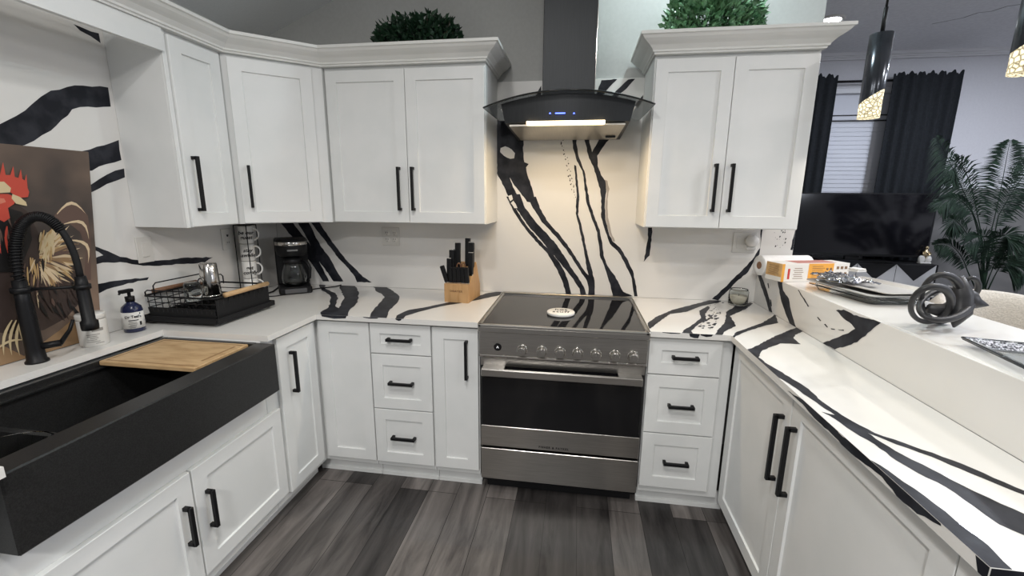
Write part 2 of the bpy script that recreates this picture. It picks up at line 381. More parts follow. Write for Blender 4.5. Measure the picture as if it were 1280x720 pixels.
for k in range(16):
    u = 750+random.uniform(0,60); v = 105+random.uniform(0,100); q = random.uniform(1,4)
    veins(b, [[(u-q,v),(u,v-q*1.3),(u+q,v),(u-q,v+q*1.6)]], (780,260), 4, 'y', 0, -1, [(XW,XE-.002,H,2.1)], amp=0)
b.build('slab', [slab, vein, veing], bs)
VWL = [[(-60,500),(0,465),(60,435),(120,390),(190,340),(280,320),(405,328),(415,400),(330,400),(270,410),(230,450),(190,490),(90,545),(0,560),(-60,590)],
 [(280,575),(390,545),(445,525),(455,600),(400,615),(345,640),(280,640)], [(300,712),(345,690),(400,655),(465,632),(468,665),(400,690),(345,720),(300,740)], [(275,90),(370,125),(377,162),(300,115)]]
VWL2 = [[(100,304),(116,307),(135,314),(150,321),(172,325),(207,325),(230,322),(266,321.6),(256,328),(230,330),(193,332.5),(172,331),(150,327.5),(135,328),(100,333),(100,326),(116,324),(129,319),(116,312),(100,310)],
 [(100,356),(117,355),(144,351),(163,349),(186,346.5),(184,350),(160,354),(142,359),(125,366),(117,369),(100,372)]]
ls = thing('backsplash_slab', 'white stone slab with broad black veins on the left wall behind the sink', 'backsplash', (XW,-1.5,H))
b = MB().box(XW-.0118, XW, -2.6, -.0005, H+.0005, 2.30, ch=.001)
RL = [(-2.59, -.002, H+.001, 2.29)]
veins(b, VWL, (0,0), 3, 'x', XW, 1, RL, amp=.004, step=.03); veins(b, VWL2, (0,0), 1, 'x', XW, 1, RL, amp=.003, step=.02)
b.build('slab', [slab, vein], ls)
VP = [[(95,180),(110,185),(130,240),(150,300),(162,358),(147,350),(130,290),(110,235)], [(185,215),(205,220),(210,260),(235,295),(245,350),(268,425),(240,410),(220,360),(200,300)],
 [(445,348),(480,345),(525,370),(590,385),(650,398),(600,440),(540,490),(440,522),(385,495),(450,470),(500,450),(530,430),(515,410),(480,385)],
 [(275,258),(280,258),(326,332),(320,332)], [(360,378),(366,378),(380,395),(376,396)], [(392,410),(398,408),(410,424),(404,424)], [(422,428),(440,431),(440,435),(424,433)], [(452,433),(480,434),(480,440),(460,437)], [(140,228),(145,228),(148,250),(144,250)], [(152,300),(156,300),(160,330),(156,330)]]
ps = thing('backsplash_slab', 'low white stone slab with black veins facing the half wall under the bar', 'backsplash', (XP,-.9,H))
b = MB().box(XP, XP+.0138, -1.9, -.0005, H+.0005, 1.0915, ch=.001)
veins(b, VP, (920,290), 3.556, 'x', XP, -1, [(-1.899,-.001,H+.001,1.091)])
b.build('slab', [slab, vein], ps)

# worktops
XCL, YCF, XCR, RX = -1.2126, -.687, .730, .388
VC = [[(355,380),(380,376),(385,400),(430,420),(440,440),(430,480),(445,487),(470,440),(450,400),(445,372),(510,372),(535,415),(530,460),(490,500),(484,534),(430,532),(375,530),(362,505),(400,482),(410,440),(400,425),(365,405)],
 [(565,368),(625,374),(690,410),(718,435),(710,460),(670,500),(655,540),(580,540),(592,505),(650,440),(640,425),(610,408),(605,395)],
 [(1180,410),(1170,428),(1080,448),(990,465),(900,480),(800,505),(745,522),(730,545),(695,540),(705,520),(760,495),(850,480),(960,455),(1060,435),(1120,418)]]
wl = thing('worktop', 'white stone L-shaped worktop with black veins left of the range, around the sink', 'worktop', (-1.5,-.7,H))
b = MB().prism([(-RX-.004,-.0005),(XW+.0005,-.0005),(XW+.0005,-2.6),(-1.15,-2.6),(-1.15,-1.937),(-1.712,-1.937),(-1.712,-1.036),(XCL,-1.036),(XCL,YCF),(-RX-.004,YCF)], H-.025, H)
veins(b, VC, (300,250), 3.6, 'z', H, 1, [(-1.85,-RX-.005,YCF+.0005,-.001)], amp=.004, step=.03)
def edge_chips(mb, pts, y):
    for x0, x1, d in pts: mb.add([(x0,y-.0004,H),(x1,y-.0004,H),(x1-.006,y-.0004,H-d),((x0+x1)/2,y-.0004,H-d*1.4 if d<.014 else H-d),(x0+.004,y-.0004,H-d*.7)], [[0,1,2,3,4]], 1)
edge_chips(b, [(-1.185,-1.05,.012),(-.965,-.885,.005),(-.80,-.765,.008)], YCF)
b.add([(-1.82,-1.9374,H-.001),(-1.60,-1.9374,H-.001),(-1.64,-1.9374,H-.02),(-1.75,-1.9374,H-.024)], [[0,1,2,3]], 1)
b.add([(-1.34,-1.938,H+.0006),(-1.165,-1.938,H+.0006),(-1.158,-1.955,H+.0006),(-1.20,-2.02,H+.0006),(-1.42,-2.10,H+.0006)], [[0,1,2,3,4]], 1)
b.build('slab', [slab, vein], wl)
VR6 = [[(120,575),(160,545),(240,510),(320,490),(440,458),(492,450),(482,470),(390,490),(310,520),(230,530),(160,580),(135,602),(118,602)],
 [(375,515),(420,490),(430,500),(405,530),(410,555),(370,585),(335,615),(350,640),(280,640),(300,610),(350,580),(385,550)],
 [(510,520),(560,490),(630,473),(645,478),(610,505),(530,540),(550,570),(560,590),(500,620),(485,655),(440,660),(470,610),(500,580),(510,550)],
 [(755,530),(770,575),(700,590),(620,615),(560,640),(549,652),(535,655),(560,622),(620,600),(690,575),(740,545)]]
VR7 = [[(190,50),(262,20),(278,32),(256,42),(252,52),(272,68),(215,66),(165,85),(153,105),(180,125),(240,160),(295,195),(330,228),(400,275),(480,318),(560,345),(700,395),(910,484),(910,496),(750,432),(640,385),(540,350),(460,318),(400,285),(340,250),(290,215),(240,180),(215,165),(180,148),(150,122),(108,90),(150,72)],
 [(330,258),(380,270),(440,305),(500,345),(560,380),(640,420),(720,462),(800,500),(910,550),(910,610),(830,575),(760,525),(680,470),(600,430),(540,395),(480,350),(420,315),(370,280)],
 [(470,395),(520,425),(560,455),(620,495),(680,540),(740,590),(800,635),(870,705),(800,705),(740,640),(670,580),(600,535),(540,485)]]
wr = thing('worktop', 'white stone worktop with long black veins right of the range and along the half wall', 'worktop', (.9,-1,H))
b = MB().prism([(RX+.004,-.0005),(XP-.0005,-.0005),(XP-.0005,-1.905),(XCR,-1.905),(XCR,YCF),(RX+.004,YCF)], H-.025, H)
RR = [(RX+.005,XCR,YCF+.0005,-.001), (XCR,XP-.001,-1.904,-.001)]
veins(b, VR6, (780,260), 4, 'z', H, 1, RR); veins(b, VR7, (880,400), 2.25, 'z', H, 1, RR)
for k in range(60):
    t = random.random(); u = 470-t*60+random.uniform(-38,38); v = 465+t*145; q = random.uniform(1.5,6)*(1.4 if t>.5 else .8)
    veins(b, [[(u-q*1.6,v),(u,v-q*.5),(u+q*1.4,v-q*.3),(u+q*.6,v+q*.6),(u-q,v+q*.5)]], (780,260), 4, 'z', H, 1, RR, amp=0)
VF7 = [[(235,198),(280,225),(320,250),(345,272),(380,318),(430,355),(480,392),(530,430),(560,470),(620,512),(664,556),(668,580),(600,545),(545,500),(500,440),(440,395),(400,365),(350,310),(310,275),(270,230)],
       [(764,655),(810,690),(806,740),(775,740),(768,690)]]
veins(b, VF7, (880,400), 2.25, 'x', XCR, -1, [(-1.904,YCF,H-.0245,H-.0005)], amp=.0025)
edge_chips(b, [(.555,.60,.02),(.60,.655,.009),(.44,.52,.004)], YCF)
b.add([(XCR+.001,-1.9054,H-.0005),(XP-.002,-1.9054,H-.0005),(XP-.002,-1.9054,H-.024),(XCR+.001,-1.9054,H-.024)], [[0,1,2,3]], 1)
b.build('slab', [slab, vein], wr)
# bar top
BZ = 1.092
bt = MB().box(XP+.0142, 1.47, -1.93, -.0005, 1.072, BZ, ch=.002)
bt.box(XE+.002, 1.47, -.0005, .20, 1.072, BZ, ch=.002)
tag(bt.build('bar_ledge', slab), 'white stone bar ledge on top of the half wall', 'bar ledge')

# ------------------------------------------------------------------ cabinets
def shaker(mb, w, h, t=.02, fw=.057, rec=.008):
    """shaker panel in local frame: x 0..w, y 0(back)..t(front), z 0..h"""
    fw = min(fw, w*.33, h*.33); c = .0016
    R = [(0,0,0,w,h),(0,t-c,0,w,h),(c,t,c,w-c,h-c),(fw,t,fw,w-fw,h-fw),(fw+.002,t-rec,fw+.002,w-fw-.002,h-fw-.002)]
    vs = []
    for q in R:
        x0,y,z0,x1,z1 = (q[0],q[1],q[2],q[3],q[4]); vs += [(x0,y,z0),(x1,y,z0),(x1,y,z1),(x0,y,z1)]
    fs = [[0,1,2,3],[16,17,18,19]]
    for i in range(4):
        for k in range(4): fs.append([i*4+k, i*4+(k+1)%4, i*4+4+(k+1)%4, i*4+4+k])
    return mb.add(vs, fs)
def pull(mb, x, z, length, vertical=True, t=.02, r=.0068, so=.032):
    """square bar pull, its centre at (x, z)"""
    L2 = length/2
    if vertical:
        mb.box(x-r,x+r, t+so-2*r,t+so, z-L2,z+L2, ch=.0012)
        for s in (-1,1): mb.box(x-r,x+r, t-.0005,t+so-r, z+s*(L2-r)-r, z+s*(L2-r)+r, ch=.0008)
    else:
        mb.box(x-L2,x+L2, t+so-2*r,t+so, z-r,z+r, ch=.0012)
        for s in (-1,1): mb.box(x+s*(L2-r)-r, x+s*(L2-r)+r, t-.0005,t+so-r, z-r,z+r, ch=.0008)
    return mb
def door(cab, M, w, h, hand=None, kind='door', label=None):
    """M: frame at the door's bottom-left-back corner; hand = (x, z, length, vertical)"""
    b = MB(); b.M = M; d = shaker(b, w, h).build(kind, white, cab)
    if label: d['label'] = label
    if hand:
        p = MB(); p.M = M; pull(p, *hand); p.build('handle', black, d)
    return d
X, Y, Zv = Vector((1,0,0)), Vector((0,1,0)), Vector((0,0,1))
def toe(b, *a): return b.box(*a, ch=.001)
KZ = .085
# --- base cabinets on the back wall, left of the range
c = thing('base_cabinet', 'white corner base cabinet with a plain shaker door and no handle', 'cabinet', (-1.2,-.32,0))
MB().box(XW+.002, -.953, -.64, -.002, KZ, H-.0255).build('carcass', white, c)
door(c, frame((-1.228,-.6405,.118), X, -Y), .274, .757)
MB().box(-1.31, -.953, -.595, -.58, 0, KZ, ch=.001).box(-1.31,-.953,-.606,-.595,0,.022).build('toe_kick', white, c)
c = thing('base_cabinet', 'white base cabinet with three drawers left of the range', 'cabinet', (-.79,-.32,0))
MB().box(-.951, -.631, -.64, -.002, KZ, H-.0255).build('carcass', white, c)
for z0, z1 in ((.722,.876),(.424,.716),(.118,.418)):
    door(c, frame((-.948,-.6405,z0), X, -Y), .313, z1-z0, (.157, (z1-z0)*.5+.002, .128, False), 'drawer')
MB().box(-.951, -.631, -.595, -.58, 0, KZ, ch=.001).box(-.951,-.631,-.606,-.595,0,.022).build('toe_kick', white, c)
c = thing('base_cabinet', 'narrow white base cabinet with one long handle against the range', 'cabinet', (-.51,-.32,0))
MB().box(-.629, -.394, -.64, -.002, KZ, H-.0255).build('carcass', white, c)
door(c, frame((-.626,-.6405,.118), X, -Y), .228, .755, (.173, .60, .195, True))
MB().box(-.629, -.394, -.595, -.58, 0, KZ, ch=.001).box(-.629,-.394,-.606,-.595,0,.022).build('toe_kick', white, c)
# --- left run
c = thing('base_cabinet', 'narrow white base cabinet with a tall handle right of the black sink', 'cabinet', (-1.5,-.8,0))
MB().box(XW+.002, -1.2505, -1.0375, -.642, KZ, H-.0255).build('carcass', white, c)
door(c, frame((-1.25,-.962,.118), Y, X), .275, .757, (.078, .575, .20, True))
MB().box(-1.335, -1.32, -1.0375, -.642, 0, KZ, ch=.001).box(-1.32,-1.309,-1.0375,-.642,0,.022).build('toe_kick', white, c)
c = thing('base_cabinet', 'wide white sink base cabinet with two doors under the black apron', 'cabinet', (-1.5,-1.48,0))
MB().box(XW+.002, -1.2505, -1.934, -1.039, KZ, .672, ch=.001).build('carcass', white, c)
door(c, frame((-1.25,-1.445,.135), Y, X), .460, .425, (.045, .245, .15, True))
door(c, frame((-1.25,-1.912,.135), Y, X), .460, .425, (.42, .245, .15, True))
MB().box(-1.335, -1.32, -1.934, -1.039, 0, KZ, ch=.001).box(-1.32,-1.309,-1.934,-1.039,0,.022).build('toe_kick', white, c)
c = thing('base_cabinet', 'white base cabinet left of the sink at the edge of the picture', 'cabinet', (-1.5,-2.3,0))
MB().box(XW+.002, -1.2505, -2.6, -1.936, KZ, H-.0255).build('carcass', white, c)
door(c, frame((-1.25,-2.59,.118), Y, X), .61, .757, (.55,.6,.2,True))
MB().box(-1.335, -1.32, -2.6, -1.936, 0, KZ, ch=.001).build('toe_kick', white, c)
# --- right of the range and peninsula
c = thing('base_cabinet', 'white base cabinet with three drawers right of the range', 'cabinet', (.55,-.32,0))
MB().box(.393, .7595, -.64, -.002, KZ, H-.0255).build('carcass', white, c)
for z0, z1 in ((.706,.878),(.414,.700),(.126,.408)):
    door(c, frame((.396,-.6405,z0), X, -Y), .313, z1-z0, (.157, (z1-z0)*.5+.002, .115, False), 'drawer')
MB().box(.393, .80, -.595, -.58, 0, KZ, ch=.001).box(.393,.80,-.606,-.595,0,.022).build('toe_kick', white, c)
c = thing('base_cabinet', 'white base cabinet with two tall doors and paired handles under the right worktop', 'cabinet', (.9,-1.25,0))
MB().box(.78, XP-.002, -1.88, -.642, KZ, H-.0255).box(.758, .78, -1.88, -1.822, .03, H-.0255).build('carcass', white, c)
door(c, frame((.7795,-.665,.088), -Y, -X), .527, .790, (.485, .577, .245, True))
door(c, frame((.7795,-1.196,.088), -Y, -X), .622, .790, (.040, .577, .245, True))
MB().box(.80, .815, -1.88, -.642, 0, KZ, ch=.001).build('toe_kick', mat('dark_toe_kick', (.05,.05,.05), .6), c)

# --- wall cabinets
ZU, ZT = 1.348, 2.142
def pullz(z): return z
c = thing('wall_cabinet', 'white wall cabinet with one tall door left of the corner, above the dish rack', 'cabinet', (-1.75,-.77,ZU))
MB().box(XW+.0005, -1.6375, -.927, -.622, ZU, ZT).build('carcass', white, c)
door(c, frame((-1.637,-.905,ZU+.004), Y, X), .262, .775, (.040, .185, .235, True))
MB().box(-1.6375,-1.627,-.927,-.908,ZU,ZT,ch=.001).build('face_frame', white, c)
A, B = Vector((-1.632,-.618,0)), Vector((-1.292,-.336,0))
u = (B-A).normalized(); n = Vector((u.y,-u.x,0))
c = thing('wall_cabinet', 'white diagonal corner wall cabinet with one door above the coffee maker', 'cabinet', (-1.6,-.3,ZU))
A2, B2 = A - n*.004, B - n*.004
MB().prism([(XW+.0005,-.0005),(XW+.0005,-.619),(A2.x,A2.y),(B2.x,B2.y),(-1.291,-.0005)], ZU, ZT).build('carcass', white, c)
wd = (B-A).length
door(c, frame(A2+u*.022+Zv*(ZU+.004)+n*.0005, u, n), wd-.075, .775, (.042, .18, .205, True))
c = thing('wall_cabinet', 'white two-door wall cabinet left of the range hood', 'cabinet', (-.86,-.16,ZU))
MB().box(-1.289, -.427, -.3195, -.0005, ZU, ZT).build('carcass', white, c)
door(c, frame((-1.275,-.32,ZU+.004), X, -Y), .430, .772, (.385, .178, .225, True))
door(c, frame((-.842,-.32,ZU+.004), X, -Y), .412, .772, (.028, .178, .225, True))
c = thing('wall_cabinet', 'white two-door wall cabinet right of the range hood', 'cabinet', (.74,-.16,ZU))
MB().box(.383, 1.096, -.3195, -.0005, ZU, ZT).build('carcass', white, c)
door(c, frame((.388,-.32,ZU+.004), X, -Y), .346, .772, (.305, .19, .225, True))
door(c, frame((.737,-.32,ZU+.004), X, -Y), .352, .772, (.030, .19, .225, True))
# valance over the sink
tag(MB().box(-1.637,-1.617,-2.6,-.9275,2.054,ZT,ch=.001).build('valance', white), 'white valance board spanning above the sink beside the left wall cabinet', 'valance')
# crown mouldings
PROF = [(-.03,2.1425),(.008,2.1425),(.010,2.150),(.016,2.152),(.018,2.160),(.024,2.166),(.034,2.176),(.050,2.186),(.064,2.196),(.072,2.206),(.076,2.208),(.080,2.209),(.080,2.222),(-.03,2.222)]
def crown(path, name_label):
    pts = [Vector((x,y,0)) for x,y in path]; b = MB(); rings = []
    for i, p in enumerate(pts):
        def nn(a, c): d = (c-a).normalized(); return Vector((d.y,-d.x,0))
        if i == 0: off = nn(pts[0], pts[1])
        elif i == len(pts)-1: off = nn(pts[-2], pts[-1])
        else:
            n1, n2 = nn(pts[i-1],p), nn(p,pts[i+1]); off = (n1+n2)/(1+n1.dot(n2))
        rings.append([(p.x+off.x*o, p.y+off.y*o, z) for o, z in PROF])
    vs = [v for r in rings for v in r]; k = len(PROF)
    fs = [[i*k+j, i*k+(j+1)%k, (i+1)*k+(j+1)%k, (i+1)*k+j] for i in range(len(rings)-1) for j in range(k)] + [list(range(k)), list(range((len(rings)-1)*k, len(rings)*k))]
    return tag(b.add(vs, fs).build('crown_moulding', crownm), name_label, 'moulding')
crown([(-1.617,-2.6),(-1.617,-.62),(-1.287,-.340),(-.427,-.340),(-.427,-.001)], 'white crown moulding along the top of the left wall cabinets')
crown([(.383,-.001),(.383,-.340),(1.096,-.340),(1.096,-.001)], 'white crown moulding on top of the right wall cabinet')

# ------------------------------------------------------------------ range
rg = thing('range', 'stainless steel range with black glass cooktop and oven door between the cabinets', 'range', (0,-.36,0))
RYF, RYD = -.715, -.672      # front of the cooktop lip, face of the door
x0, x1 = -.386, .386
MB().box(x0+.004, x1-.004, -.64, -.02, .06, .87, ch=.002).build('body', black, rg)
ct = MB().box(x0, x1, RYF, -.016, .878, .905, ch=.003).build('cooktop_frame', steel, rg)
b = MB(); b.box(x0,x1,RYF,RYF+.022,.900,.916,ch=.004).box(x0,x0+.016,RYF,-.016,.900,.916,ch=.003).box(x1-.016,x1,RYF,-.016,.900,.916,ch=.003).box(x0,x1,-.05,-.016,.900,.924,ch=.003)
b.build('rim', steel, ct)
MB().box(x0+.017, x1-.017, RYF+.023, -.051, .9052, .9125, ch=.001).build('glass_top', bglass, rg)
MB().box(x0+.002, x1-.002, -.697, -.64, .764, .878, ch=.002).build('control_panel', steel, rg)
MB().box(x0+.002, x1-.002, -.702, -.64, .752, .764, ch=.003).build('trim_strip', steel_b, rg)
kz = at(700,440,'y',-.70).z
for px in (652,677,700,722,745,769,792):
    kx = at(px, 440+(px-700)*.03, 'y', -.715).x; b = MB()
    b.lathe([(.0235,-.697),(.0235,-.703),(.021,-.705),(.0200,-.730),(.018,-.733)], (kx,0,kz), 24, axis='y')
    k = b.build('knob', steel, rg)
    MB().lathe([(.0252,-.6972),(.0256,-.7035),(.0228,-.7045)], (kx,0,kz), 24, axis='y').build('bezel', steel_b, k)
    MB().box(kx-.0012,kx+.0012,-.7345,-.7325,kz,kz+.018,ch=.0004).build('pointer', steel_b, k)
cp = at(622,434,'y',-.70)
MB().lathe([(.0185,-.697),(.0185,-.699),(.017,-.7005)], (cp.x,0,cp.z), 28, axis='y').build('clock_dial', [bglass], rg)
b = MB(); b.M = Matrix.Translation((cp.x,-.7012,cp.z))
b.add([(-.006,0,-.004),(0,0,.007),(.006,0,-.004),(.004,0,-.005),(0,0,.003),(-.004,0,-.005)], [[0,1,4,5],[1,2,3,4]])
b.build('clock_mark', mat('white_mark', (.9,.9,.9), .4, emit=(1,1,1), es=.6), rg)
# oven door: frame, glass, lower steel strip, flat handle
d = MB().box(x0+.004, x1-.004, RYD, -.64, .276, .742, ch=.003).build('oven_door', black, rg)
MB().box(x0+.010, x1-.010, RYD-.0025, RYD, .388, .728, ch=.001).build('window', ovglass, d)
MB().box(x0+.004, x1-.004, RYD-.003, RYD+.001, .276, .385, ch=.0015).build('lower_panel', steel, d)
MB().box(x0+.004, x1-.004, RYD-.003, RYD+.001, .700, .742, ch=.0015).build('upper_panel', steel, d)
hb = MB().box(x0+.018, x1-.018, RYD-.062, RYD-.046, .668, .704, ch=.003)
h = hb.build('handle', steel, d)
for s in (-1,1):
    xa = s*.368; xb = s*.262
    MB().box(min(xa,xb), max(xa,xb), RYD-.048, RYD-.002, .690, .704, ch=.002).build('handle_bracket', steel, h)
text_mesh('FISHER & PAYKEL', .0150, facing((at(692,560,'y',RYD).x, RYD-.0036, at(692,560,'y',RYD).z), X, -Y), 'lettering', ink, d, spacing=1.3, bold=.0005)
dr = MB().box(x0+.004, x1-.004, RYD-.003, -.64, .092, .262, ch=.002).build('warming_drawer', steel, rg)
MB().box(x0+.02, x1-.02, -.60, -.05, .0, .06, ch=.001).build('plinth', matblack, rg)

# trivet
p = at(701,391,'z',.92)
tv = thing('trivet', 'round white trivet lettered hot stuff on the black cooktop', 'trivet', (p.x,p.y,.913))
MB().lathe([(.0,.913),(.066,.913),(.070,.917),(.070,.926),(.067,.929),(0,.929)], (p.x,p.y,0), 48).build('disc', cer, tv)
text_mesh('hot\nstuff', .042, facing((p.x,p.y+.006,.9293), X, Zv), 'lettering', ink, tv, spacing=1.15, bold=.0006)

# ------------------------------------------------------------------ hood
hx = -.018
hd = thing('range_hood', 'dark steel chimney hood with curved smoked glass above the range', 'range hood', (hx,-.02,1.8))
MB().box(hx-.128, hx+.128, -.285, -.0012, 1.95, 2.90, ch=.002).build('chimney', darksteel, hd)
MB().box(hx+.1282, hx+.1312, -.285, -.0012, 1.97, 2.90, ch=.0008).build('chimney_edge_strip', steel_b, hd)
def gz(t): return 1.962 - .052*t*t
def gy(t): return -.505 + .085*t*t
b = MB(); n = 32; vs = []; fs = []
for i in range(n+1):
    t = -1+2*i/n; x = hx+.400*t
    # the plate tapers towards the wall
    xb = hx+.385*t
    for (xx, yy, zz) in ((x, gy(t), gz(t)), (xb, -.003, gz(t)), (xb, -.003, gz(t)+.006), (x, gy(t), gz(t)+.006)): vs.append((xx,yy,zz))
for i in range(n):
    for k in range(4): fs.append([i*4+k, i*4+(k+1)%4, i*4+4+(k+1)%4, i*4+4+k])
fs += [[0,1,2,3], [n*4+3,n*4+2,n*4+1,n*4]]
b.add(vs, fs, 0, False); b.build('glass_canopy', smoke, hd)
b = MB(); b.tube([(hx+.4*(-1+2*i/40), gy(-1+2*i/40)-.001, gz(-1+2*i/40)+.003) for i in range(41)], .0042, 6); b.build('glass_edge', mat('dark_glass_edge', (.01,.012,.013), .1), hd)
# steel body under the glass: curved in plan and on top
vs = []; fs = []; n = 24
for i in range(n+1):
    t = -1+2*i/n; x = hx+.315*t; yf = -.462+.05*t*t; zt = 1.962-.052*(x-hx)**2/.16-.001; xb = hx+.300*t
    for q in ((x,yf,zt),(xb,-.003,zt),(hx+.285*t,-.003,1.812),(hx+.295*t,yf+.006,1.842)): vs.append(q)
for i in range(n):
    for k in range(4): fs.append([i*4+k, i*4+(k+1)%4, i*4+4+(k+1)%4, i*4+4+k])
fs += [[0,1,2,3], [n*4+3,n*4+2,n*4+1,n*4]]
MB().add(vs, fs).build('canopy_body', darksteel, hd)
warmf = noisy(mat('aluminium_filter', (.50,.47,.42), .35, .8), (.56,.53,.48), 8, .3,.7,(40,1,1))
b = MB(); b.add([(hx-.275,-.400,1.8365),(hx+.275,-.400,1.8365),(hx+.262,-.06,1.8135),(hx-.262,-.06,1.8135),(hx-.275,-.400,1.8285),(hx+.275,-.400,1.8285),(hx+.262,-.06,1.8055),(hx-.262,-.06,1.8055)], [[0,1,2,3],[4,5,6,7],[0,1,5,4],[1,2,6,5],[2,3,7,6],[3,0,4,7]])
fl = b.build('grease_filter', warmf, hd)
MB().box(hx+.20,hx+.25,-.16,-.14,1.803,1.811,ch=.001).build('latch', darksteel, fl)
MB().box(hx-.185, hx+.178, -.455, -.430, 1.828, 1.842, ch=.001).build('light_bar', led, hd)
for nm, pa, pc_ in (('touch_icon',688,690),('clock_display',695.5,708),('touch_icon',718,720)):
    q = at(pa-1.5,141.5,'y',-.465); q2 = at(pc_-1.5,141.5,'y',-.465)
    MB().box(q.x,q2.x,-.4645,-.4600,q.z-.0022,q.z+.0022,ch=0).build(nm, blue, hd)
for s in (-1,1):
    b = MB(); b.tube([(hx+s*.315,-.38,1.915),(hx+s*.285,-.16,1.845)], .007, 8); b.build('glass_bracket', steel_b, hd)
area('hood_light', (hx,-.40,1.822), 4.4, (1,.74,.42), .36, (math.radians(-8),0,0), 'RECTANGLE', size_y=.02)

# ------------------------------------------------------------------ sink, board, faucet
sk = thing('farmhouse_sink', 'long black apron-front sink set into the left worktop', 'sink', (-1.45,-1.48,.66))
ya, yb = -1.932, -1.038
b = MB(); b.box(-1.262,-1.178,ya,yb,.675,.884,ch=.004); b.build('apron', sinkm, sk)
b = MB()
b.box(-1.708,-1.262,ya,yb,.6725,.686,ch=.002)                       # bottom
b.box(-1.708,-1.685,ya,yb,.686,.884,ch=.002)                       # back wall
b.box(-1.685,-1.262,yb-.022,yb,.686,.884,ch=.002).box(-1.685,-1.262,ya,ya+.022,.686,.884,ch=.002)
b.box(-1.685,-1.672,ya+.022,yb-.022,.855,.862,ch=.001)             # back ledge for the board
b.build('basin', sinkm, sk)
MB().box(-1.672,-1.262,-1.66,-1.64,.686,.80,ch=.006).build('divider', sinkm, sk)
b = MB(); b.lathe([(0,.6865),(.045,.6865),(.045,.689),(.03,.6885),(0,.6875)], (-1.5,-1.35,0), 24); b.build('drain', darksteel, sk)
bd = thing('cutting_board', 'bamboo cutting board lying across the right end of the black sink', 'cutting board', (-1.49,-1.19,.87))
b = MB().box(-1.684,-1.282,-1.325,-1.062,.866,.884,ch=.003); b.build('board', oak, bd)
b = MB(); g = .0007
groove = noisy(mat('dark_bamboo', (.30,.18,.08), .6), (.24,.14,.06), 12)
for bx in ((-1.668,-1.298,-1.312,-1.306),(-1.668,-1.662,-1.312,-1.076),(-1.668,-1.298,-1.082,-1.076)): b.box(bx[0],bx[1],bx[2],bx[3],.8835,.884+g,ch=.0002)
b.box(-1.318,-1.309,-1.26,-1.10,.8835,.8848,ch=.0002); b.build('juice_groove', groove, bd)

fc = thing('faucet', 'black spring-neck faucet on the worktop behind the sink', 'faucet', (-1.795,-1.43,H))
fx, fy = -1.795, -1.43
MB().lathe([(0,H),(.031,H),(.031,H+.006),(.026,H+.012),(.0235,H+.05),(.022,H+.20),(.0205,H+.215),(.019,H+.29),(0,H+.29)], (fx,fy,0), 28).build('column', black, fc)
ex, ey = at(112,405,'x',-1.66).x, at(112,405,'x',-1.66).y
ez0 = at(112,412,'x',-1.66).z; ez1 = at(101,345,'x',-1.66).z
arch = []
top0 = Vector((fx,fy,H+.28)); end = Vector((ex,ey,ez1-.01)); up = 1.398
for i in range(37):
    t = i/36; s = t*t*(3-2*t)
    ph = PI*t; cx = top0.lerp(end, .5-.5*math.cos(ph)); hgt = (top0.z+(end.z-top0.z)*t)
    z = hgt + (up-max(top0.z,end.z)+.02)*math.sin(ph)**.8 if 0 < t < 1 else hgt
    arch.append((cx.x,cx.y,z))
hose = MB(); hose.tube(arch, .0105, 10); hose.build('hose', matblack, fc)
spr = MB(); pts = []
A3 = [Vector(p) for p in arch]; turns = 46
nrm = None
for i in range(turns*10+1):
    t = i/(turns*10)*(len(A3)-1)*.74; k = min(int(t), len(A3)-2); p = A3[k].lerp(A3[k+1], t-k); tg = (A3[k+1]-A3[k]).normalized()
    if nrm is None: nrm = Vector((0,1,0))
    nrm = (nrm - tg*nrm.dot(tg)).normalized(); bi = tg.cross(nrm); a = 2*PI*i/10
    pts.append(p + nrm*math.cos(a)*.0145 + bi*math.sin(a)*.0145)
spr.tube(pts, .0031, 5); spr.build('spring', black, fc)
MB().lathe([(0,ez0),(.024,ez0),(.025,ez0+.012),(.025,ez0+.03),(.019,ez0+.036),(.0185,ez1-.03),(.015,ez1),(0,ez1)], (ex,ey,0), 24).build('spray_head', black, fc)
q = at(60,361,'x',-1.73).z
b = MB(); b.cyl((fx,fy,q),(ex,ey,q),.0055,10); b.lathe([(.0235,q-.010),(.0275,q-.008),(.0275,q+.008),(.0235,q+.010)],(fx,fy,0),24); b.lathe([(.019,q-.008),(.024,q-.008),(.024,q+.008),(.019,q+.008)],(ex,ey,0),24); b.build('docking_arm', black, fc)
b = MB(); b.tube([(fx+.015,fy+.01,H+.055),(fx+.05,fy+.045,H+.058)], .012, 12); b.tube([(fx+.048,fy+.043,H+.055),(fx+.066,fy+.068,H+.10),(fx+.074,fy+.078,H+.135)], [.008,.006,.005], 10); b.build('lever', black, fc)

# glass bowl in the sink
p = at(22,556,'z',.74)
bw = thing('bowl', 'clear cut-glass bowl lying in the left basin of the sink', 'bowl', (-1.45,-1.778,.687))
prof = [(r_,z_+.0405) for r_, z_ in [(0,.647),(.05,.647),(.085,.69),(.105,.75),(.112,.775),(.107,.775),(.098,.748),(.08,.695),(.047,.655),(0,.655)]]
b = MB(); b.lathe(prof, (-1.45,-1.778,0), 20, sm=False); b.build('glass_body', clear, bw)

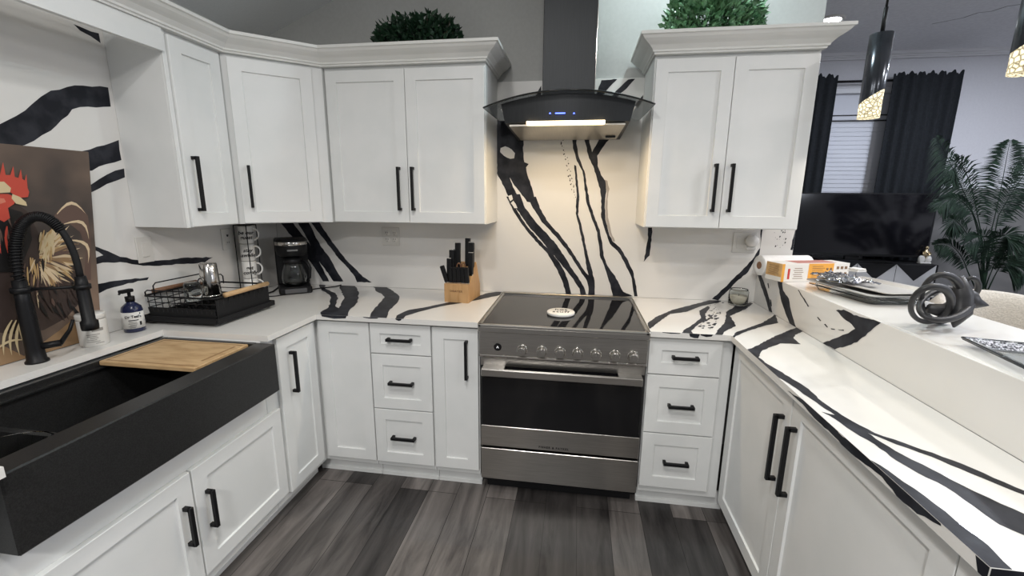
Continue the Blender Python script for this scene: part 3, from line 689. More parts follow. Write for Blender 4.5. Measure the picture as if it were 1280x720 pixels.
# picture
pc = thing('rooster_picture', 'rooster painting on canvas leaning against the left wall behind the faucet', 'picture', (-1.86,-1.45,H))
pxo = -1.868
yR = -1.152; yL = -1.80; zt = at(113,190,'x',pxo).z
def lean(z): return (z-H)*.135   # the picture tips forward at the top
yR = -1.158; zt = 1.645
cbm = MB().box(XW+.004, pxo, yL, yR, H+.001, zt, ch=.002); cbm.v = [Vector((v.x+lean(v.z), v.y, v.z)) for v in cbm.v]
cbm.build('canvas', [noisy(mat('painted_brown_ground', (.060,.048,.043), .55), (.24,.165,.12), 3.0, .34, .68, (1,1,1), detail=3)], pc)
comb = mat('paint_red', (.52,.07,.045), .5); pink = mat('paint_salmon', (.62,.20,.13), .5); cream = mat('paint_cream', (.66,.52,.34), .5); straw = mat('paint_straw', (.50,.33,.15), .5); dkb = mat('paint_umber', (.045,.030,.026), .5); blk = mat('paint_black', (.010,.009,.009), .5); taupe = mat('paint_taupe', (.12,.075,.06), .5); yel = mat('paint_horn', (.62,.50,.30), .5); sand = mat('paint_sand', (.30,.19,.10), .5)
MT = [comb, pink, cream, straw, dkb, blk, taupe, yel, sand]
b = MB(); lay = [0]
def paint(P, mi, smooth=True):
    """P in the photo's close-up frame of the picture: origin (0,160), scale 4"""
    lay[0] += 1; x = pxo + .0004 + lay[0]*.00002
    Q = []
    for u, v in P:
        q = at(u/4, 160+v/4, 'x', x)
        for _ in range(4): q = at(u/4, 160+v/4, 'x', x+lean(q.z))
        Q.append((q.y, q.z))
    Q = clip_rect(Q, yL+.002, yR-.002, H+.003, zt-.002)
    if len(Q) > 2: b.poly3([(x+lean(c), a, c) for a, c in Q], mi)
def stroke(x0,y0,x1,y1,w,mi,bend=0):
    d = Vector((x1-x0,y1-y0)); n_ = Vector((-d.y,d.x)).normalized(); L_ = []; R_ = []
    for k in range(7):
        t = k/6; ww = w*math.sin(PI*(.12+.88*t))*.5; c_ = Vector((x0,y0))+d*t+n_*bend*math.sin(PI*t)
        L_.append(tuple(c_+n_*ww)); R_.append(tuple(c_-n_*ww))
    paint(L_+R_[::-1], mi)
paint([(-400,1200),(-400,1000),(0,1080),(120,1140),(300,1010),(360,960),(460,960),(460,1200)], 8)   # ground
paint([(-200,380),(60,360),(140,420),(210,560),(330,640),(420,740),(410,860),(330,950),(220,1010),(60,1030),(-200,1000)], 4)   # body
paint([(270,440),(300,400),(350,375),(400,385),(440,440),(455,560),(455,760),(420,760),(430,600),(400,520),(350,480),(300,480)], 6)  # tail
for k, (a_, b_) in enumerate((((285,430),(430,430)),((320,480),(445,560)),((340,560),(440,680)))):
    stroke(a_[0],a_[1],b_[0],b_[1],16,2,-55)
for k in range(110):   # saddle plume, fanned strokes
    f_ = random.random(); an = math.radians(-58+125*f_+random.uniform(-8,8)); ln = random.uniform(95,185)*(1-.25*abs(f_-.45))
    x_ = 195+random.uniform(0,70)*math.cos(an); y_ = 630+random.uniform(0,60)*math.sin(an)+40*f_
    stroke(x_,y_,x_+ln*math.cos(an),y_+ln*math.sin(an),random.uniform(9,19),random.choice([2,2,3,7,3,8,6]), random.uniform(-16,10))
for k in range(26):
    x_ = random.uniform(205,270); y_ = random.uniform(500,600); stroke(x_,y_,x_+random.uniform(-50,20),y_+random.uniform(50,120),random.uniform(9,16),random.choice([2,3,7]))
for k in range(30):
    x_ = random.uniform(100,230); y_ = random.uniform(640,820); stroke(x_,y_,x_+random.uniform(-30,30),y_+random.uniform(60,110),random.uniform(8,15),random.choice([4,6,2,3,5]))
for k in range(24):
    x_ = random.uniform(180,400); y_ = random.uniform(760,900); stroke(x_,y_,x_+random.uniform(10,60),y_+random.uniform(40,100),random.uniform(10,20),random.choice([4,5,4,6]))
paint([(-60,420),(40,400),(110,420),(150,470),(160,560),(120,660),(60,720),(-60,720)], 5)
for k in range(22):
    x_ = random.uniform(-20,120); y_ = random.uniform(430,560); stroke(x_,y_,x_+random.uniform(-10,30),y_+random.uniform(60,120),random.uniform(8,14),random.choice([4,0,6,5]))
paint([(-40,250),(0,235),(15,170),(28,235),(52,235),(66,190),(74,245),(92,250),(104,205),(112,255),(124,262),(132,230),(138,300),(146,320),(140,345),(95,350),(50,320),(0,310),(-40,330)], 0)   # comb
paint([(-40,270),(20,268),(55,300),(50,322),(0,325),(-40,320)], 7)
paint([(-40,330),(40,330),(85,350),(70,380),(40,400),(50,450),(20,470),(-40,440)], 0)
paint([(-40,350),(20,352),(30,370),(0,380),(-40,380)], 1)
paint([(62,330),(100,345),(130,370),(136,390),(110,385),(80,378),(58,352)], 7)   # beak
for t in range(3): stroke(60+t*22,960,20+t*40,1140,16,7,20)
stroke(100,940,110,1060,22,7,0); stroke(-20,1110,130,1060,12,7,-20)
b.build('painted_rooster', MT, pc)

# ------------------------------------------------------------------ things on the left worktop
# white tub
p = at(118,427,'z',H); tbx, tby = XW+.093, -1.238
tb = thing('tub', 'white labelled plastic tub on the worktop behind the faucet spout', 'tub', (tbx,tby,H))
MB().lathe([(0,H),(.042,H),(.044,H+.004),(.044,H+.10),(.042,H+.104),(0,H+.104)], (tbx,tby,0), 32).build('body', plate, tb)
MB().lathe([(.0445,H+.105),(.0455,H+.108),(.0455,H+.122),(.043,H+.126),(0,H+.126)], (tbx,tby,0), 32).build('lid', plate, tb)
def cyl_label(c, r, z, a_mid, rows, mats_, parent, name='label_print'):
    """rows: (dz, list of (angle offset, angular width), height)"""
    b = MB()
    for dz, segs, hh in rows:
        for ao, aw in segs:
            vs = []; k = 4
            for i in range(k+1):
                a = a_mid+ao-aw/2+aw*i/k
                for zz in (z+dz, z+dz+hh): vs.append((c[0]+(r+.0004)*math.cos(a), c[1]+(r+.0004)*math.sin(a), zz))
            b.add(vs, [[2*i,2*i+2,2*i+3,2*i+1] for i in range(k)])
    return b.build(name, mats_, parent)
am = math.atan2(CAM.y-tby, CAM.x-tbx)
rows = [(.012+.007*k, [(random.uniform(-.3,.35), random.uniform(.5,.9))], .0025) for k in range(6)] + [(.06,[(.3,.8)],.012),(.08,[(.2,.5)],.006)]
cyl_label((tbx,tby), .044, H, am, rows, mat('grey_print', (.25,.24,.22), .6), tb)
# soap pump bottle
p = at(164,411,'z',H); sx, sy = XW+.075, p.y-.02
sp = thing('soap_bottle', 'dark blue pump bottle with a white label on the worktop left of the dish rack', 'bottle', (sx,sy,H))
MB().lathe([(0,H),(.034,H),(.037,H+.004),(.037,H+.092),(.034,H+.108),(.022,H+.120),(.015,H+.126),(.015,H+.130),(0,H+.130)], (sx,sy,0), 32).build('body', navy, sp)
lb = MB().lathe([(.0374,H+.018),(.0376,H+.018),(.0376,H+.088),(.0374,H+.088)], (sx,sy,0), 32).build('label', mat('label_paper', (.74,.73,.70), .5), sp)
am = math.atan2(CAM.y-sy, CAM.x-sx)
cyl_label((sx,sy), .0378, H, am, [(.052,[(0,.9)],.004),(.045,[(-.1,.7)],.0016),(.039,[(-.1,.8)],.0016),(.033,[(-.05,.6)],.0016),(.027,[(-.15,.7)],.0016),(.022,[(-.15,.5)],.0014),(.030,[(.62,.22)],.016),(.078,[(.66,.12)],.006)], ink, lb)
pd = Vector((math.cos(am), math.sin(am), 0)); pu = Vector((-pd.y, pd.x, 0))
text_mesh("Dr Teal's", .0145, facing((sx+pd.x*.0386,sy+pd.y*.0386,H+.070), pu, pd), 'lettering', ink, lb, bold=.0004)
b = MB(); b.lathe([(.015,H+.131),(.0165,H+.131),(.0165,H+.152),(.012,H+.152),(.006,H+.153),(.006,H+.172),(0,H+.172)], (sx,sy,0), 20); b.box(sx-.012,sx+.012,sy-.036,sy+.014,H+.170,H+.184,ch=.003); b.tube([(sx,sy-.03,H+.176),(sx,sy-.042,H+.168)], .004, 8)
b.build('pump', black, sp)
# dish rack
dx0, dx1, dy0, dy1 = -1.872, -1.514, -.960, -.605
dk = thing('dish_rack', 'black wire dish rack with wooden handles on a black tray', 'dish rack', ((dx0+dx1)/2,(dy0+dy1)/2,H))
b = MB(); t0 = H+.014
b.box(dx0-.012,dx1+.012,dy0-.012,dy1+.012,t0,t0+.006,ch=.002)
for q in ((dx0-.012,dx0-.006,dy0-.012,dy1+.012),(dx1+.006,dx1+.012,dy0-.012,dy1+.012),(dx0-.012,dx1+.012,dy0-.012,dy0-.006),(dx0-.012,dx1+.012,dy1+.006,dy1+.012)): b.box(*q, t0+.003,t0+.026,ch=.002)
b.build('tray', matblack, dk)
for xx in (dx0+.02,dx1-.02):
    for yy in (dy0+.02,dy1-.0):
        b = MB(); b.sphere((xx,yy,H+.0087), (.011,.011,.008), 12); b.build('foot', mat('grey_rubber', (.2,.2,.2), .6), dk)
b = MB(); zt_ = H+.128
def loop(z, i=0): return [(dx0+i,dy0+i,z),(dx1-i,dy0+i,z),(dx1-i,dy1-i,z),(dx0+i,dy1-i,z)]
def rloop(x0_,x1_,y0_,y1_,z,r=.02):
    out = []
    for cx_, cy_, a in ((x1_-r,y1_-r,0),(x0_+r,y1_-r,PI/2),(x0_+r,y0_+r,PI),(x1_-r,y0_+r,1.5*PI)):
        for k in range(4): out.append((cx_+r*math.cos(a+k*PI/6), cy_+r*math.sin(a+k*PI/6), z))
    return out
b.tube(rloop(dx0,dx1,dy0,dy1,zt_), .0045, 6, closed=True, flat=1.0)
for z in (H+.045,H+.072,H+.10): b.tube(rloop(dx0+.003,dx1-.003,dy0+.003,dy1-.003,z), .0022, 5, closed=True)
for k in range(11):
    y = dy0+.02+(dy1-dy0-.04)*k/10; b.tube([(dx0,y,zt_),(dx0+.004,y,H+.045),(dx0+.012,y,H+.034),(dx1-.012,y,H+.034),(dx1-.004,y,H+.045),(dx1,y,zt_)], .0018, 5)
for k in range(14):
    x = dx0+.02+(dx1-dx0-.04)*k/13; b.tube([(x,dy0,H+.072),(x,dy0+.004,H+.045),(x,dy0+.012,H+.034),(x,dy1-.012,H+.034),(x,dy1-.004,H+.045),(x,dy1,H+.072)], .0018, 5)
b.build('wire_basket', black, dk)
b = MB()   # plate slots along the middle
for k in range(9):
    y = dy0+.04+k*.036; xm = (dx0+dx1)/2-.04
    b.tube([(xm-.05,y,H+.036),(xm-.05,y,H+.07),(xm-.045,y,H+.082),(xm+.045,y,H+.082),(xm+.05,y,H+.07),(xm+.05,y,H+.036)], .0019, 5)
b.build('plate_divider', black, dk)
for x_, nm in ((dx0-.004,0),(dx1+.004,1)):   # raised side handles with wooden grips
    b = MB(); s = -1 if nm == 0 else 1
    ya_, yb_ = (dy0+.06, dy1-.06) if nm == 0 else (dy0+.05, dy1-.03)
    g_ = MB(); g_.tube([(x_+s*.008,ya_,zt_+.008),(x_+s*.008,yb_,zt_+.008)], .0115, 12); g_.build('wooden_grip', walnut if nm == 0 else dowel, dk)
for ya_, yb_, x_, hh in ((dy0+.01,dy0+.27,dx0+.05,.058),(dy0+.03,dy0+.03,dx0,.0),(dy0+.17,dy1-.03,dx0+.12,.05)):
    if hh == 0: continue
    b = MB(); b.tube([(x_,ya_,zt_),(x_,ya_,zt_+hh-.012),(x_,ya_+.012,zt_+hh),(x_,yb_-.012,zt_+hh),(x_,yb_,zt_+hh-.012),(x_,yb_,zt_)], .003, 6); b.build('rail', black, dk)
b = MB(); b.tube([(dx0+.01,dy0+.004,zt_),(dx0+.01,dy0+.004,zt_+.018),(dx0+.022,dy0+.004,zt_+.026),(dx1-.14,dy0+.004,zt_+.026),(dx1-.13,dy0+.004,zt_+.018),(dx1-.13,dy0+.004,zt_)], .003, 6); b.build('rail', black, dk)
# black utensil caddy at the far front corner
b = MB()
ux0, ux1, uy0, uy1 = dx1-.105, dx1-.008, dy0+.15, dy1-.008
for q in ((ux0,ux0+.004,uy0,uy1),(ux1-.004,ux1,uy0,uy1),(ux0,ux1,uy0,uy0+.004),(ux0,ux1,uy1-.004,uy1)): b.box(*q, H+.038, H+.112, ch=.0008)
b.box(ux0,ux1,uy0,uy1,H+.036,H+.040,ch=.0005); b.build('utensil_caddy', matblack, dk)
# front mesh panel of the rack
b = MB(); b.box(dx1-.004,dx1-.001,dy0+.01,dy1-.01,H+.034,H+.118,ch=.0005); b.box(dx0+.02,dx1-.004,dy0+.001,dy0+.004,H+.030,H+.078,ch=.0005); b.build('mesh_panel', matblack, dk)
# tumbler and a glass standing upside down in the rack
p = at(275,350,'x',-1.66)
tu = thing('tumbler', 'upside-down stainless steel tumbler in the dish rack', 'tumbler', (-1.735,-.735,H+.084))
tx, ty = -1.735, -.735
MB().lathe([(.044,H+.084),(.045,H+.086),(.037,H+.244),(.034,H+.248),(.0,H+.2465)], (tx,ty,0), 32).build('steel_body', steel_b, tu)
MB().lathe([(.0455,H+.0835),(.0460,H+.088),(.0450,H+.0935)], (tx,ty,0), 32).build('rolled_rim', steel_b, tu)
gl = thing('drinking_glass', 'short clear glass upside down left of the steel tumbler in the dish rack', 'glass', (-1.74,-.835,H+.084))
MB().lathe([(.036,H+.084),(.037,H+.086),(.033,H+.165),(.030,H+.170),(0,H+.170),(0,H+.160),(.029,H+.160),(.034,H+.086)], (-1.74,-.835,0), 28).build('glass_body', clear, gl)
# mug stack in a wire holder
mx, my = -1.812, -.372
mr = thing('mug_stand', 'black wire stand holding four stacked white mugs beside the coffee maker', 'mug stand', (mx,my,H))
b = MB(); sq = .039
for a, c_ in ((-1,-1),(1,-1),(1,1),(-1,1)): b.tube([(mx+a*sq,my+c_*sq,H+.003),(mx+a*sq,my+c_*sq,H+.412)], .0028, 6)
for z in (H+.004,H+.412): b.tube([(mx-sq,my-sq,z),(mx+sq,my-sq,z),(mx+sq,my+sq,z),(mx-sq,my+sq,z)], .0028, 6, closed=True)
b.tube([(mx-sq,my-sq,H+.004),(mx+sq,my+sq,H+.004)], .0026, 6); b.tube([(mx+sq,my-sq,H+.004),(mx-sq,my+sq,H+.004)], .0026, 6)
b.build('wire_frame', black, mr)
words_ = [('enjoy',), ('get','comfy'), ('stay','awhile'), ('be our','guest')]
place = ['bottom mug of the stack, white and lettered enjoy', 'white mug lettered get comfy, second from the bottom of the stack', 'white mug lettered stay awhile, second from the top of the stack', 'topmost white mug of the stack, lettered be our guest']
vd = Vector((CAM.x-mx, CAM.y-my, 0)).normalized(); vu = Vector((-vd.y, vd.x, 0))
for k in range(4):
    z = H+.009+k*.0995; r = .037
    mg = thing('mug', place[k], 'mug', (mx,my,z), group=None)
    MB().lathe([(0,z),(.034,z),(r,z+.004),(r,z+.096),(r-.003,z+.098),(r-.005,z+.093),(r-.005,z+.008),(0,z+.007)], (mx,my,0), 36).build('cup', cer, mg)
    b = MB(); hd_ = (vu*.97-vd*.1).normalized(); pts = []
    for i in range(13):
        a = -PI/2+PI*i/12; pts.append(Vector((mx,my,z+.050)) + hd_*(r-.003+.030*math.cos(a)) + Zv*(.034*math.sin(a)))
    b.tube(pts, .0052, 8); b.build('handle', cer, mg)
    for j, wd_ in enumerate(words_[k]):
        zz = z+.062-j*.027 if len(words_[k]) == 2 else z+.05
        text_mesh(wd_, .028, facing(Vector((mx,my,zz))+vd*(r+.0012), vu, vd), 'lettering', ink, mg, shear=.25, bold=.0007)
# coffee maker
q0 = at(364,360,'z',H); cm0 = Vector((-1.655,-.205,H))
am = math.radians(38); cm = thing('coffee_maker', 'black drip coffee maker with a glass carafe in the corner of the worktop', 'coffee maker', cm0, am)
def CMB(): 
    b = MB(); b.M = org(cm); return b
b = CMB(); b.box(-.083,.083,-.10,.10,0,.040,ch=.008); b.box(-.083,.083,.03,.10,.038,.26,ch=.006); b.build('body', black, cm)
b = CMB(); b.lathe([(.0,.205),(.062,.205),(.076,.215),(.080,.240),(.080,.292),(.074,.300),(0,.302)], (0,-.012,0), 32); b.box(-.083,.083,-.005,.10,.225,.30,ch=.008); b.build('brew_head', black, cm)
b = CMB(); b.lathe([(.0806,.268),(.0816,.270),(.0816,.284),(.0806,.286)], (0,-.012,0), 32, a0=PI, a1=2*PI); b.build('steel_band', steel_b, cm)
b = CMB(); b.box(-.026,.026,-.0955,-.0925,.238,.247,ch=.0005); b.build('badge', mat('grey_badge', (.20,.20,.20), .4), cm)
b = CMB(); b.lathe([(0,.042),(.052,.042),(.060,.052),(.064,.085),(.058,.125),(.046,.160),(.043,.172),(.041,.172),(.044,.158),(.056,.123),(.0615,.085),(.057,.054),(.05,.046),(0,.046)], (0,-.03,0), 32); cf = b.build('carafe', clear, cm)
b = CMB(); b.lathe([(.0435,.165),(.047,.168),(.047,.185),(.035,.197),(0,.199)], (0,-.03,0), 28); b.build('lid', black, cf)
b = CMB(); b.tube([(.04,-.045,.178),(.068,-.075,.172),(.080,-.088,.14),(.074,-.082,.085),(.060,-.066,.068)], [.008,.009,.009,.008,.006], 8); b.build('handle', black, cf)
b = CMB(); b.box(-.055,.055,-.108,-.099,.008,.032,ch=.002); b.build('control_panel', mat('grey_panel', (.09,.09,.095), .35), cm)
cm.scale = (1.08,1.08,1.08)
# cords
b = MB(); cpts = [at(x,y,'z',H+.004) for x, y in ((372,366.5),(380,364.5),(394,361),(420,358),(436,353.5))]; b.tube(cpts, .0038, 6); b.tube([cpts[-1]+Vector((-.016,0,.004)), cpts[-1]+Vector((.016,.002,.004))], .0075, 8)
tag(b.build('power_cord', black), 'thin black power cord lying on the worktop right of the coffee maker', 'cord')
b = MB(); b.tube([at(x,y,'z',H+.004) for x, y in ((336,370.5),(345,370),(355,368.5),(362,367.5))], .003, 6)
b.tube([at(x,y,'z',H+.005) for x, y in ((333,367),(341,364.5),(347,360),(350,357))], .005, 6)
tag(b.build('power_cord', black), 'black cord running from the dish rack to behind the coffee maker', 'cord')
# outlets and switches
def plate_thing(name, label, M, w, h, items, cat='outlet'):
    t = thing(name, label, cat, M.translation)
    b = MB(); b.M = M; b.box(-w/2,w/2,.0,.006,-h/2,h/2,ch=.0025); b.build('cover_plate', plate, t)
    for kind, x in items:
        b = MB(); b.M = M
        if kind == 'rocker': b.box(x-.0165,x+.0165,.0055,.009,-.033,.033,ch=.0015); b.build('rocker', plate, t)
        elif kind == 'duplex':
            for z in (-.020,.020):
                b = MB(); b.M = M; b.lathe([(.0172,.0055),(.0172,.0075),(.016,.008),(0,.008)], (x,0,z), 20, axis='y'); r_ = b.build('receptacle', plate, t)
                s_ = MB(); s_.M = M
                for sx_ in (-.006,.006): s_.box(x+sx_-.0013,x+sx_+.0013,.0078,.0083,z-.001,z+.009,ch=0)
                s_.box(x-.002,x+.002,.0078,.0083,z-.011,z-.007,ch=0); s_.build('slots', dslot, r_)
        elif kind == 'gfci':
            b.box(x-.0165,x+.0165,.0055,.008,-.033,.033,ch=.0012); r_ = b.build('receptacle', plate, t)
            s_ = MB(); s_.M = M
            for z in (-.020,.020):
                for sx_ in (-.006,.006): s_.box(x+sx_-.0015,x+sx_+.0015,.0078,.0084,z-.001,z+.008,ch=0)
            s_.box(x-.005,x+.005,.0078,.0086,.014,.026,ch=0); s_.build('slots', dslot, r_)
    return t
q = at(489,295.5,'y',0); plate_thing('wall_outlet', 'white double outlet plate on the back wall left of the knife block', frame((q.x,-.0007,q.z), X, -Y), .114, .114, [('duplex',-.024),('duplex',.024)])
q = at(180,312,'x',XW); plate_thing('light_switch', 'white rocker switch plate on the left wall under the wall cabinet', frame((XW+.0007,q.y,q.z), Y, X), .074, .117, [('rocker',0)], 'switch')
q = at(283,299,'x',XW); plate_thing('wall_outlet', 'white outlet plate on the left wall beside the mug stand', frame((XW+.0007,q.y,q.z), Y, X), .074, .117, [('gfci',0)])
q = at(930,303,'y',0); plate_thing('light_switch', 'white rocker and outlet plate on the back wall under the right wall cabinet', frame((q.x,-.0007,q.z), X, -Y), .122, .114, [('rocker',-.026),('duplex',.026)], 'switch')
q = at(938,302,'y',0); pl = thing('plug_adapter', 'round white plug-in device in the outlet right of the rocker switch', 'plug-in', (q.x,-.01,q.z))
b = MB(); b.lathe([(.030,-.0095),(.034,-.012),(.034,-.030),(.028,-.040),(0,-.043)], (q.x,0,q.z+.004), 28, axis='y'); b.build('housing', plate, pl)
b = MB(); b.box(q.x-.026,q.x+.026,-.026,-.0095,q.z-.045,q.z-.026,ch=.004); b.build('base', plate, pl)

# knife block with knives
kb0 = Vector((-.588,-.225,H)); kb = thing('knife_block', 'light wooden knife block on the worktop left of the range', 'knife block', kb0, math.radians(-6)); kb.scale = (1.28,1.28,1.28); KS = 1.28
def KM(): b = MB(); b.M = org(kb); return b
# profile in y (front negative), z
b = KM(); b.prism([(-.075,0),(-.045,0),(-.045,.082),(-.075,.082)], -.055, .055, axis='x'); b.build('steak_knife_rack', oak2, kb)
b = KM(); b.prism([(-.0445,0),(.085,0),(.085,.055),(.035,.165),(-.0445,.085)], -.055, .055, axis='x'); b.build('block', oak2, kb)
o = text_mesh('SABATIER', .0125, org(kb) @ facing((0,-.0756,.050), X, -Y), 'lettering', mat('burnt_mark', (.13,.06,.03), .6), kb, spacing=1.1)
def knife(lx, ly, lz, L_, w, lean, label, group, steelend=True, tilt=0):
    a = org(kb) @ Vector((lx,ly,lz)); R = Matrix.Rotation(kb.rotation_euler.z,3,'Z'); L_ *= KS; w *= KS; d = (R @ Vector((tilt,lean,1))).normalized()
    k = thing('kitchen_knife', label, 'knife', a, group=group)
    side = (R @ Vector((1,0,0))); side = (side-d*side.dot(d)).normalized(); fr = d.cross(side)
    M = Matrix((side, fr, d)).transposed().to_4x4(); M.translation = a
    b = MB(); b.M = M; b.box(-w*.38,w*.38,-.011 if steelend else -.009,.011 if steelend else .009,.004,L_,ch=.003); b.build('handle', black, k)
    b = MB(); b.M = M; b.box(-w*.33,w*.33,-.007,.007,-.003,.006,ch=.001); b.build('bolster', steel_b, k)
    if steelend:
        b = MB(); b.M = M; b.box(-w*.34,w*.34,-.0085,.0085,L_-.004,L_+.003,ch=.001); b.build('end_cap', steel_b, k)
    else:
        b = MB(); b.M = M
        for z in (.25,.6): b.cyl((-w*.34,0,L_*z),(w*.34,0,L_*z),.0016,8)
        b.build('rivets', steel_b, k)
for i in range(6):
    knife(-.046+i*.0184, -.060, .083, .072 if i else .078, .024, -.06, 'black-handled steak knife in the front slots of the wooden block', 'steak knives in the front of the knife block', False, tilt=-.30 if i == 0 else -.02)
big = [(-.040,-.02,.108,.115,.03,'rear-left black kitchen knife with the tall handle in the block'),(-.020,.0,.128,.125,.03,'black kitchen knife second from the left in the back row of the block'),
       (.020,.020,.148,.125,.03,'tallest black kitchen knife standing at the back of the block'),(.040,.010,.140,.115,.032,'black kitchen knife with a bright end cap at the right of the block'),
       (.046,-.015,.113,.10,.028,'black kitchen knife with a steel cap at the right front of the block'),(-.046,-.036,.092,.095,.028,'black kitchen knife at the left end of the block behind the steak knives')]
for lx, ly, lz, L_, w_, lb_ in big: knife(lx, ly, lz, L_, w_, .05, lb_, None)
b = KM()
a = org(kb) @ Vector((0,-.01,.122)); sh = thing('kitchen_shears', 'brown-handled kitchen shears in the middle of the knife block', 'shears', a)
for s in (-1,1):
    b = MB(); b.M = Matrix.Translation(a) @ Matrix.Rotation(math.radians(12),4,'Z')
    pts = [(s*.013+.011*math.cos(2*PI*k/14), .0, .032+.022*math.sin(2*PI*k/14)) for k in range(14)]; b.tube(pts, .004, 6, closed=True); b.tube([(s*.004,0,-.01),(s*.008,0,.012)], .004, 6); b.build('loop_handle', walnut, sh)

# candle jar on the right worktop
cx_, cy_ = .955, -.085
cj = thing('candle_jar', 'cream candle in a clear glass jar in the right worktop corner', 'candle', (cx_,cy_,H))
MB().lathe([(0,H+.0005),(.046,H+.0005),(.050,H+.006),(.050,H+.078),(.0455,H+.084),(.0455,H+.09),(.043,H+.09),(.043,H+.083),(.047,H+.077),(.047,H+.008),(0,H+.006)], (cx_,cy_,0), 32).build('jar', clear, cj)
MB().lathe([(0,H+.0065),(.0465,H+.0085),(.0465,H+.05),(0,H+.049)], (cx_,cy_,0), 32).build('wax', candlew, cj)
b = MB(); b.tube([(cx_,cy_,H+.049),(cx_+.002,cy_,H+.062)], .0012, 6); b.build('wick', ink, cj)

# ------------------------------------------------------------------ things on the bar
def bar(px, py, z=BZ): return at(px, py, 'z', z)
# wrap box
pA = Vector((1.055,-.326,BZ)); bu = Vector((.957,.29,0)).normalized(); bl = .375; bnv = Vector((-bu.y,bu.x,0))
xb = thing('wrap_box', 'white and orange cardboard wrap box lying on the bar beside the paper towel roll', 'box', pA)
pA2 = pA + bu*.0
def XM(): b = MB(); b.M = Matrix((bu,bnv,Zv)).transposed().to_4x4(); b.M.translation = pA2; return b
bwid, bhgt = .110, .090
b = XM(); b.box(0,bl,0,bwid,.001,bhgt,ch=.001); b.build('carton', boxw, xb)
b = XM(); b.box(.0,.014,-.0006,.001,.001,bhgt,ch=0); b.build('orange_corner_band', orange, xb)
b = XM(); b.box(.145,.285,-.0006,.001,.008,bhgt,ch=0); b.build('orange_panel', orange, xb)
b = XM(); b.box(-.0006,.001,.002,bwid-.002,.024,bhgt,ch=0); b.build('end_print', tan, xb)
b = XM(); b.box(.032,.044,-.0006,.001,.014,.066,ch=0); b.build('red_print', red, xb)
b = XM(); b.box(.10,.32,.02,.11,bhgt-.0005,bhgt+.0005,ch=0); b.build('top_print', mat('faded_red_print', (.50,.22,.18), .6), xb)
b = XM()
for k in range(6): b.box(.062+.006*(k%2),.118-.004*(k%3),-.0007,.001,.016+k*.010,.0185+k*.010,ch=0)
for k in range(7): b.box(.165,.225+.01*(k%2),-.0012,-.0005,.018+k*.0095,.020+k*.0095,ch=0)
for xx in (.250,.270):
    for zz in (.035,.062): b.lathe([(.0065,-.0012),(0,-.0013)], (xx,0,zz), 10, axis='y')
for xx in (.302,.325,.348):
    for zz in (.03,.06): b.box(xx,xx+.014,-.0007,.001,zz,zz+.014,ch=0)
for k in range(7): b.box(-.0012,-.0005,.02+.002*(k%3),bwid-.02-.004*(k%2),.034+k*.007,.036+k*.007,ch=0)
b.build('fine_print', mat('brown_print', (.22,.13,.07), .6), xb)
# paper towel roll
rr = .054; r0 = Vector((1.02,-.140,BZ+rr+.001)); ru = Vector((.975,.22,0)).normalized(); rn = Vector((-ru.y,ru.x,0))
pt = thing('paper_towel_roll', 'white paper towel roll lying on the bar behind the wrap box', 'paper towel', (r0.x,r0.y,BZ))
b = MB(); b.M = Matrix((ru,rn,Zv)).transposed().to_4x4(); b.M.translation = r0
b.lathe([(.020,0),(.052,0),(.053,.002),(.053,.268),(.052,.27),(.020,.27),(.020,0)], n=40, axis='x'); b.build('roll', paper, pt)
b = MB(); b.M = Matrix((ru,rn,Zv)).transposed().to_4x4(); b.M.translation = r0
b.lathe([(.017,-.001),(.0198,-.001),(.0198,.271),(.017,.271),(.017,-.001)], n=24, axis='x'); b.build('cardboard_core', walnut, pt)
# stack of trays
ta = bar(1010,361); tb_ = bar(1085,386); tc_ = bar(1140,372)
def tray(name, label, cat, c, hw, hd, z, depth, mt, rim=.012, rz=0, r=.03):
    t = thing(name, label, cat, (c[0],c[1],z), rz)
    def rl(a, b_, z_, rr_):
        out = []
        for sx_, sy_, an in ((1,1,0),(-1,1,PI/2),(-1,-1,PI),(1,-1,1.5*PI)):
            for k in range(5): out.append((sx_*(a-rr_)+rr_*math.cos(an+k*PI/8), sy_*(b_-rr_)+rr_*math.sin(an+k*PI/8), z_))
        return out
    th = .003
    rings = [rl(hw-.02,hd-.02,0,r*.7), rl(hw-.006,hd-.006,depth-.002,r), rl(hw+rim,hd+rim,depth,r), rl(hw+rim,hd+rim,depth+th,r), rl(hw-.007,hd-.007,depth+th,r), rl(hw-.022,hd-.022,th,r*.7)]
    b = MB(); b.M = org(t); vs = [v for R in rings for v in R]; k = 20
    fs = [[i*k+j,i*k+(j+1)%k,(i+1)*k+(j+1)%k,(i+1)*k+j] for i in range(5) for j in range(k)] + [list(range(k)), list(range(5*k,6*k))]
    b.add(vs, fs, 0, False); b.build('pan', mt, t); return t
tcx, tcy = 1.265, -.60
trz = math.radians(10)
tray('baking_dish', 'clear glass baking dish at the bottom of the tray stack on the bar', 'baking dish', (tcx,tcy), .115, .17, BZ+.0005, .022, clear, .01, trz)
tray('baking_tray', 'dark metal baking tray lying in the stack above the glass dish', 'baking tray', (tcx,tcy), .117, .175, BZ+.0265, .012, mat('grey_tray_metal', (.50,.50,.49), .42, .4), .014, trz)
tray('baking_tray', 'pale steel baking tray on top of the stack on the bar', 'baking tray', (tcx+.03,tcy-.01), .11, .165, BZ+.0425, .010, mat('pale_tray_metal', (.62,.60,.57), .4, .45), .016, math.radians(14))
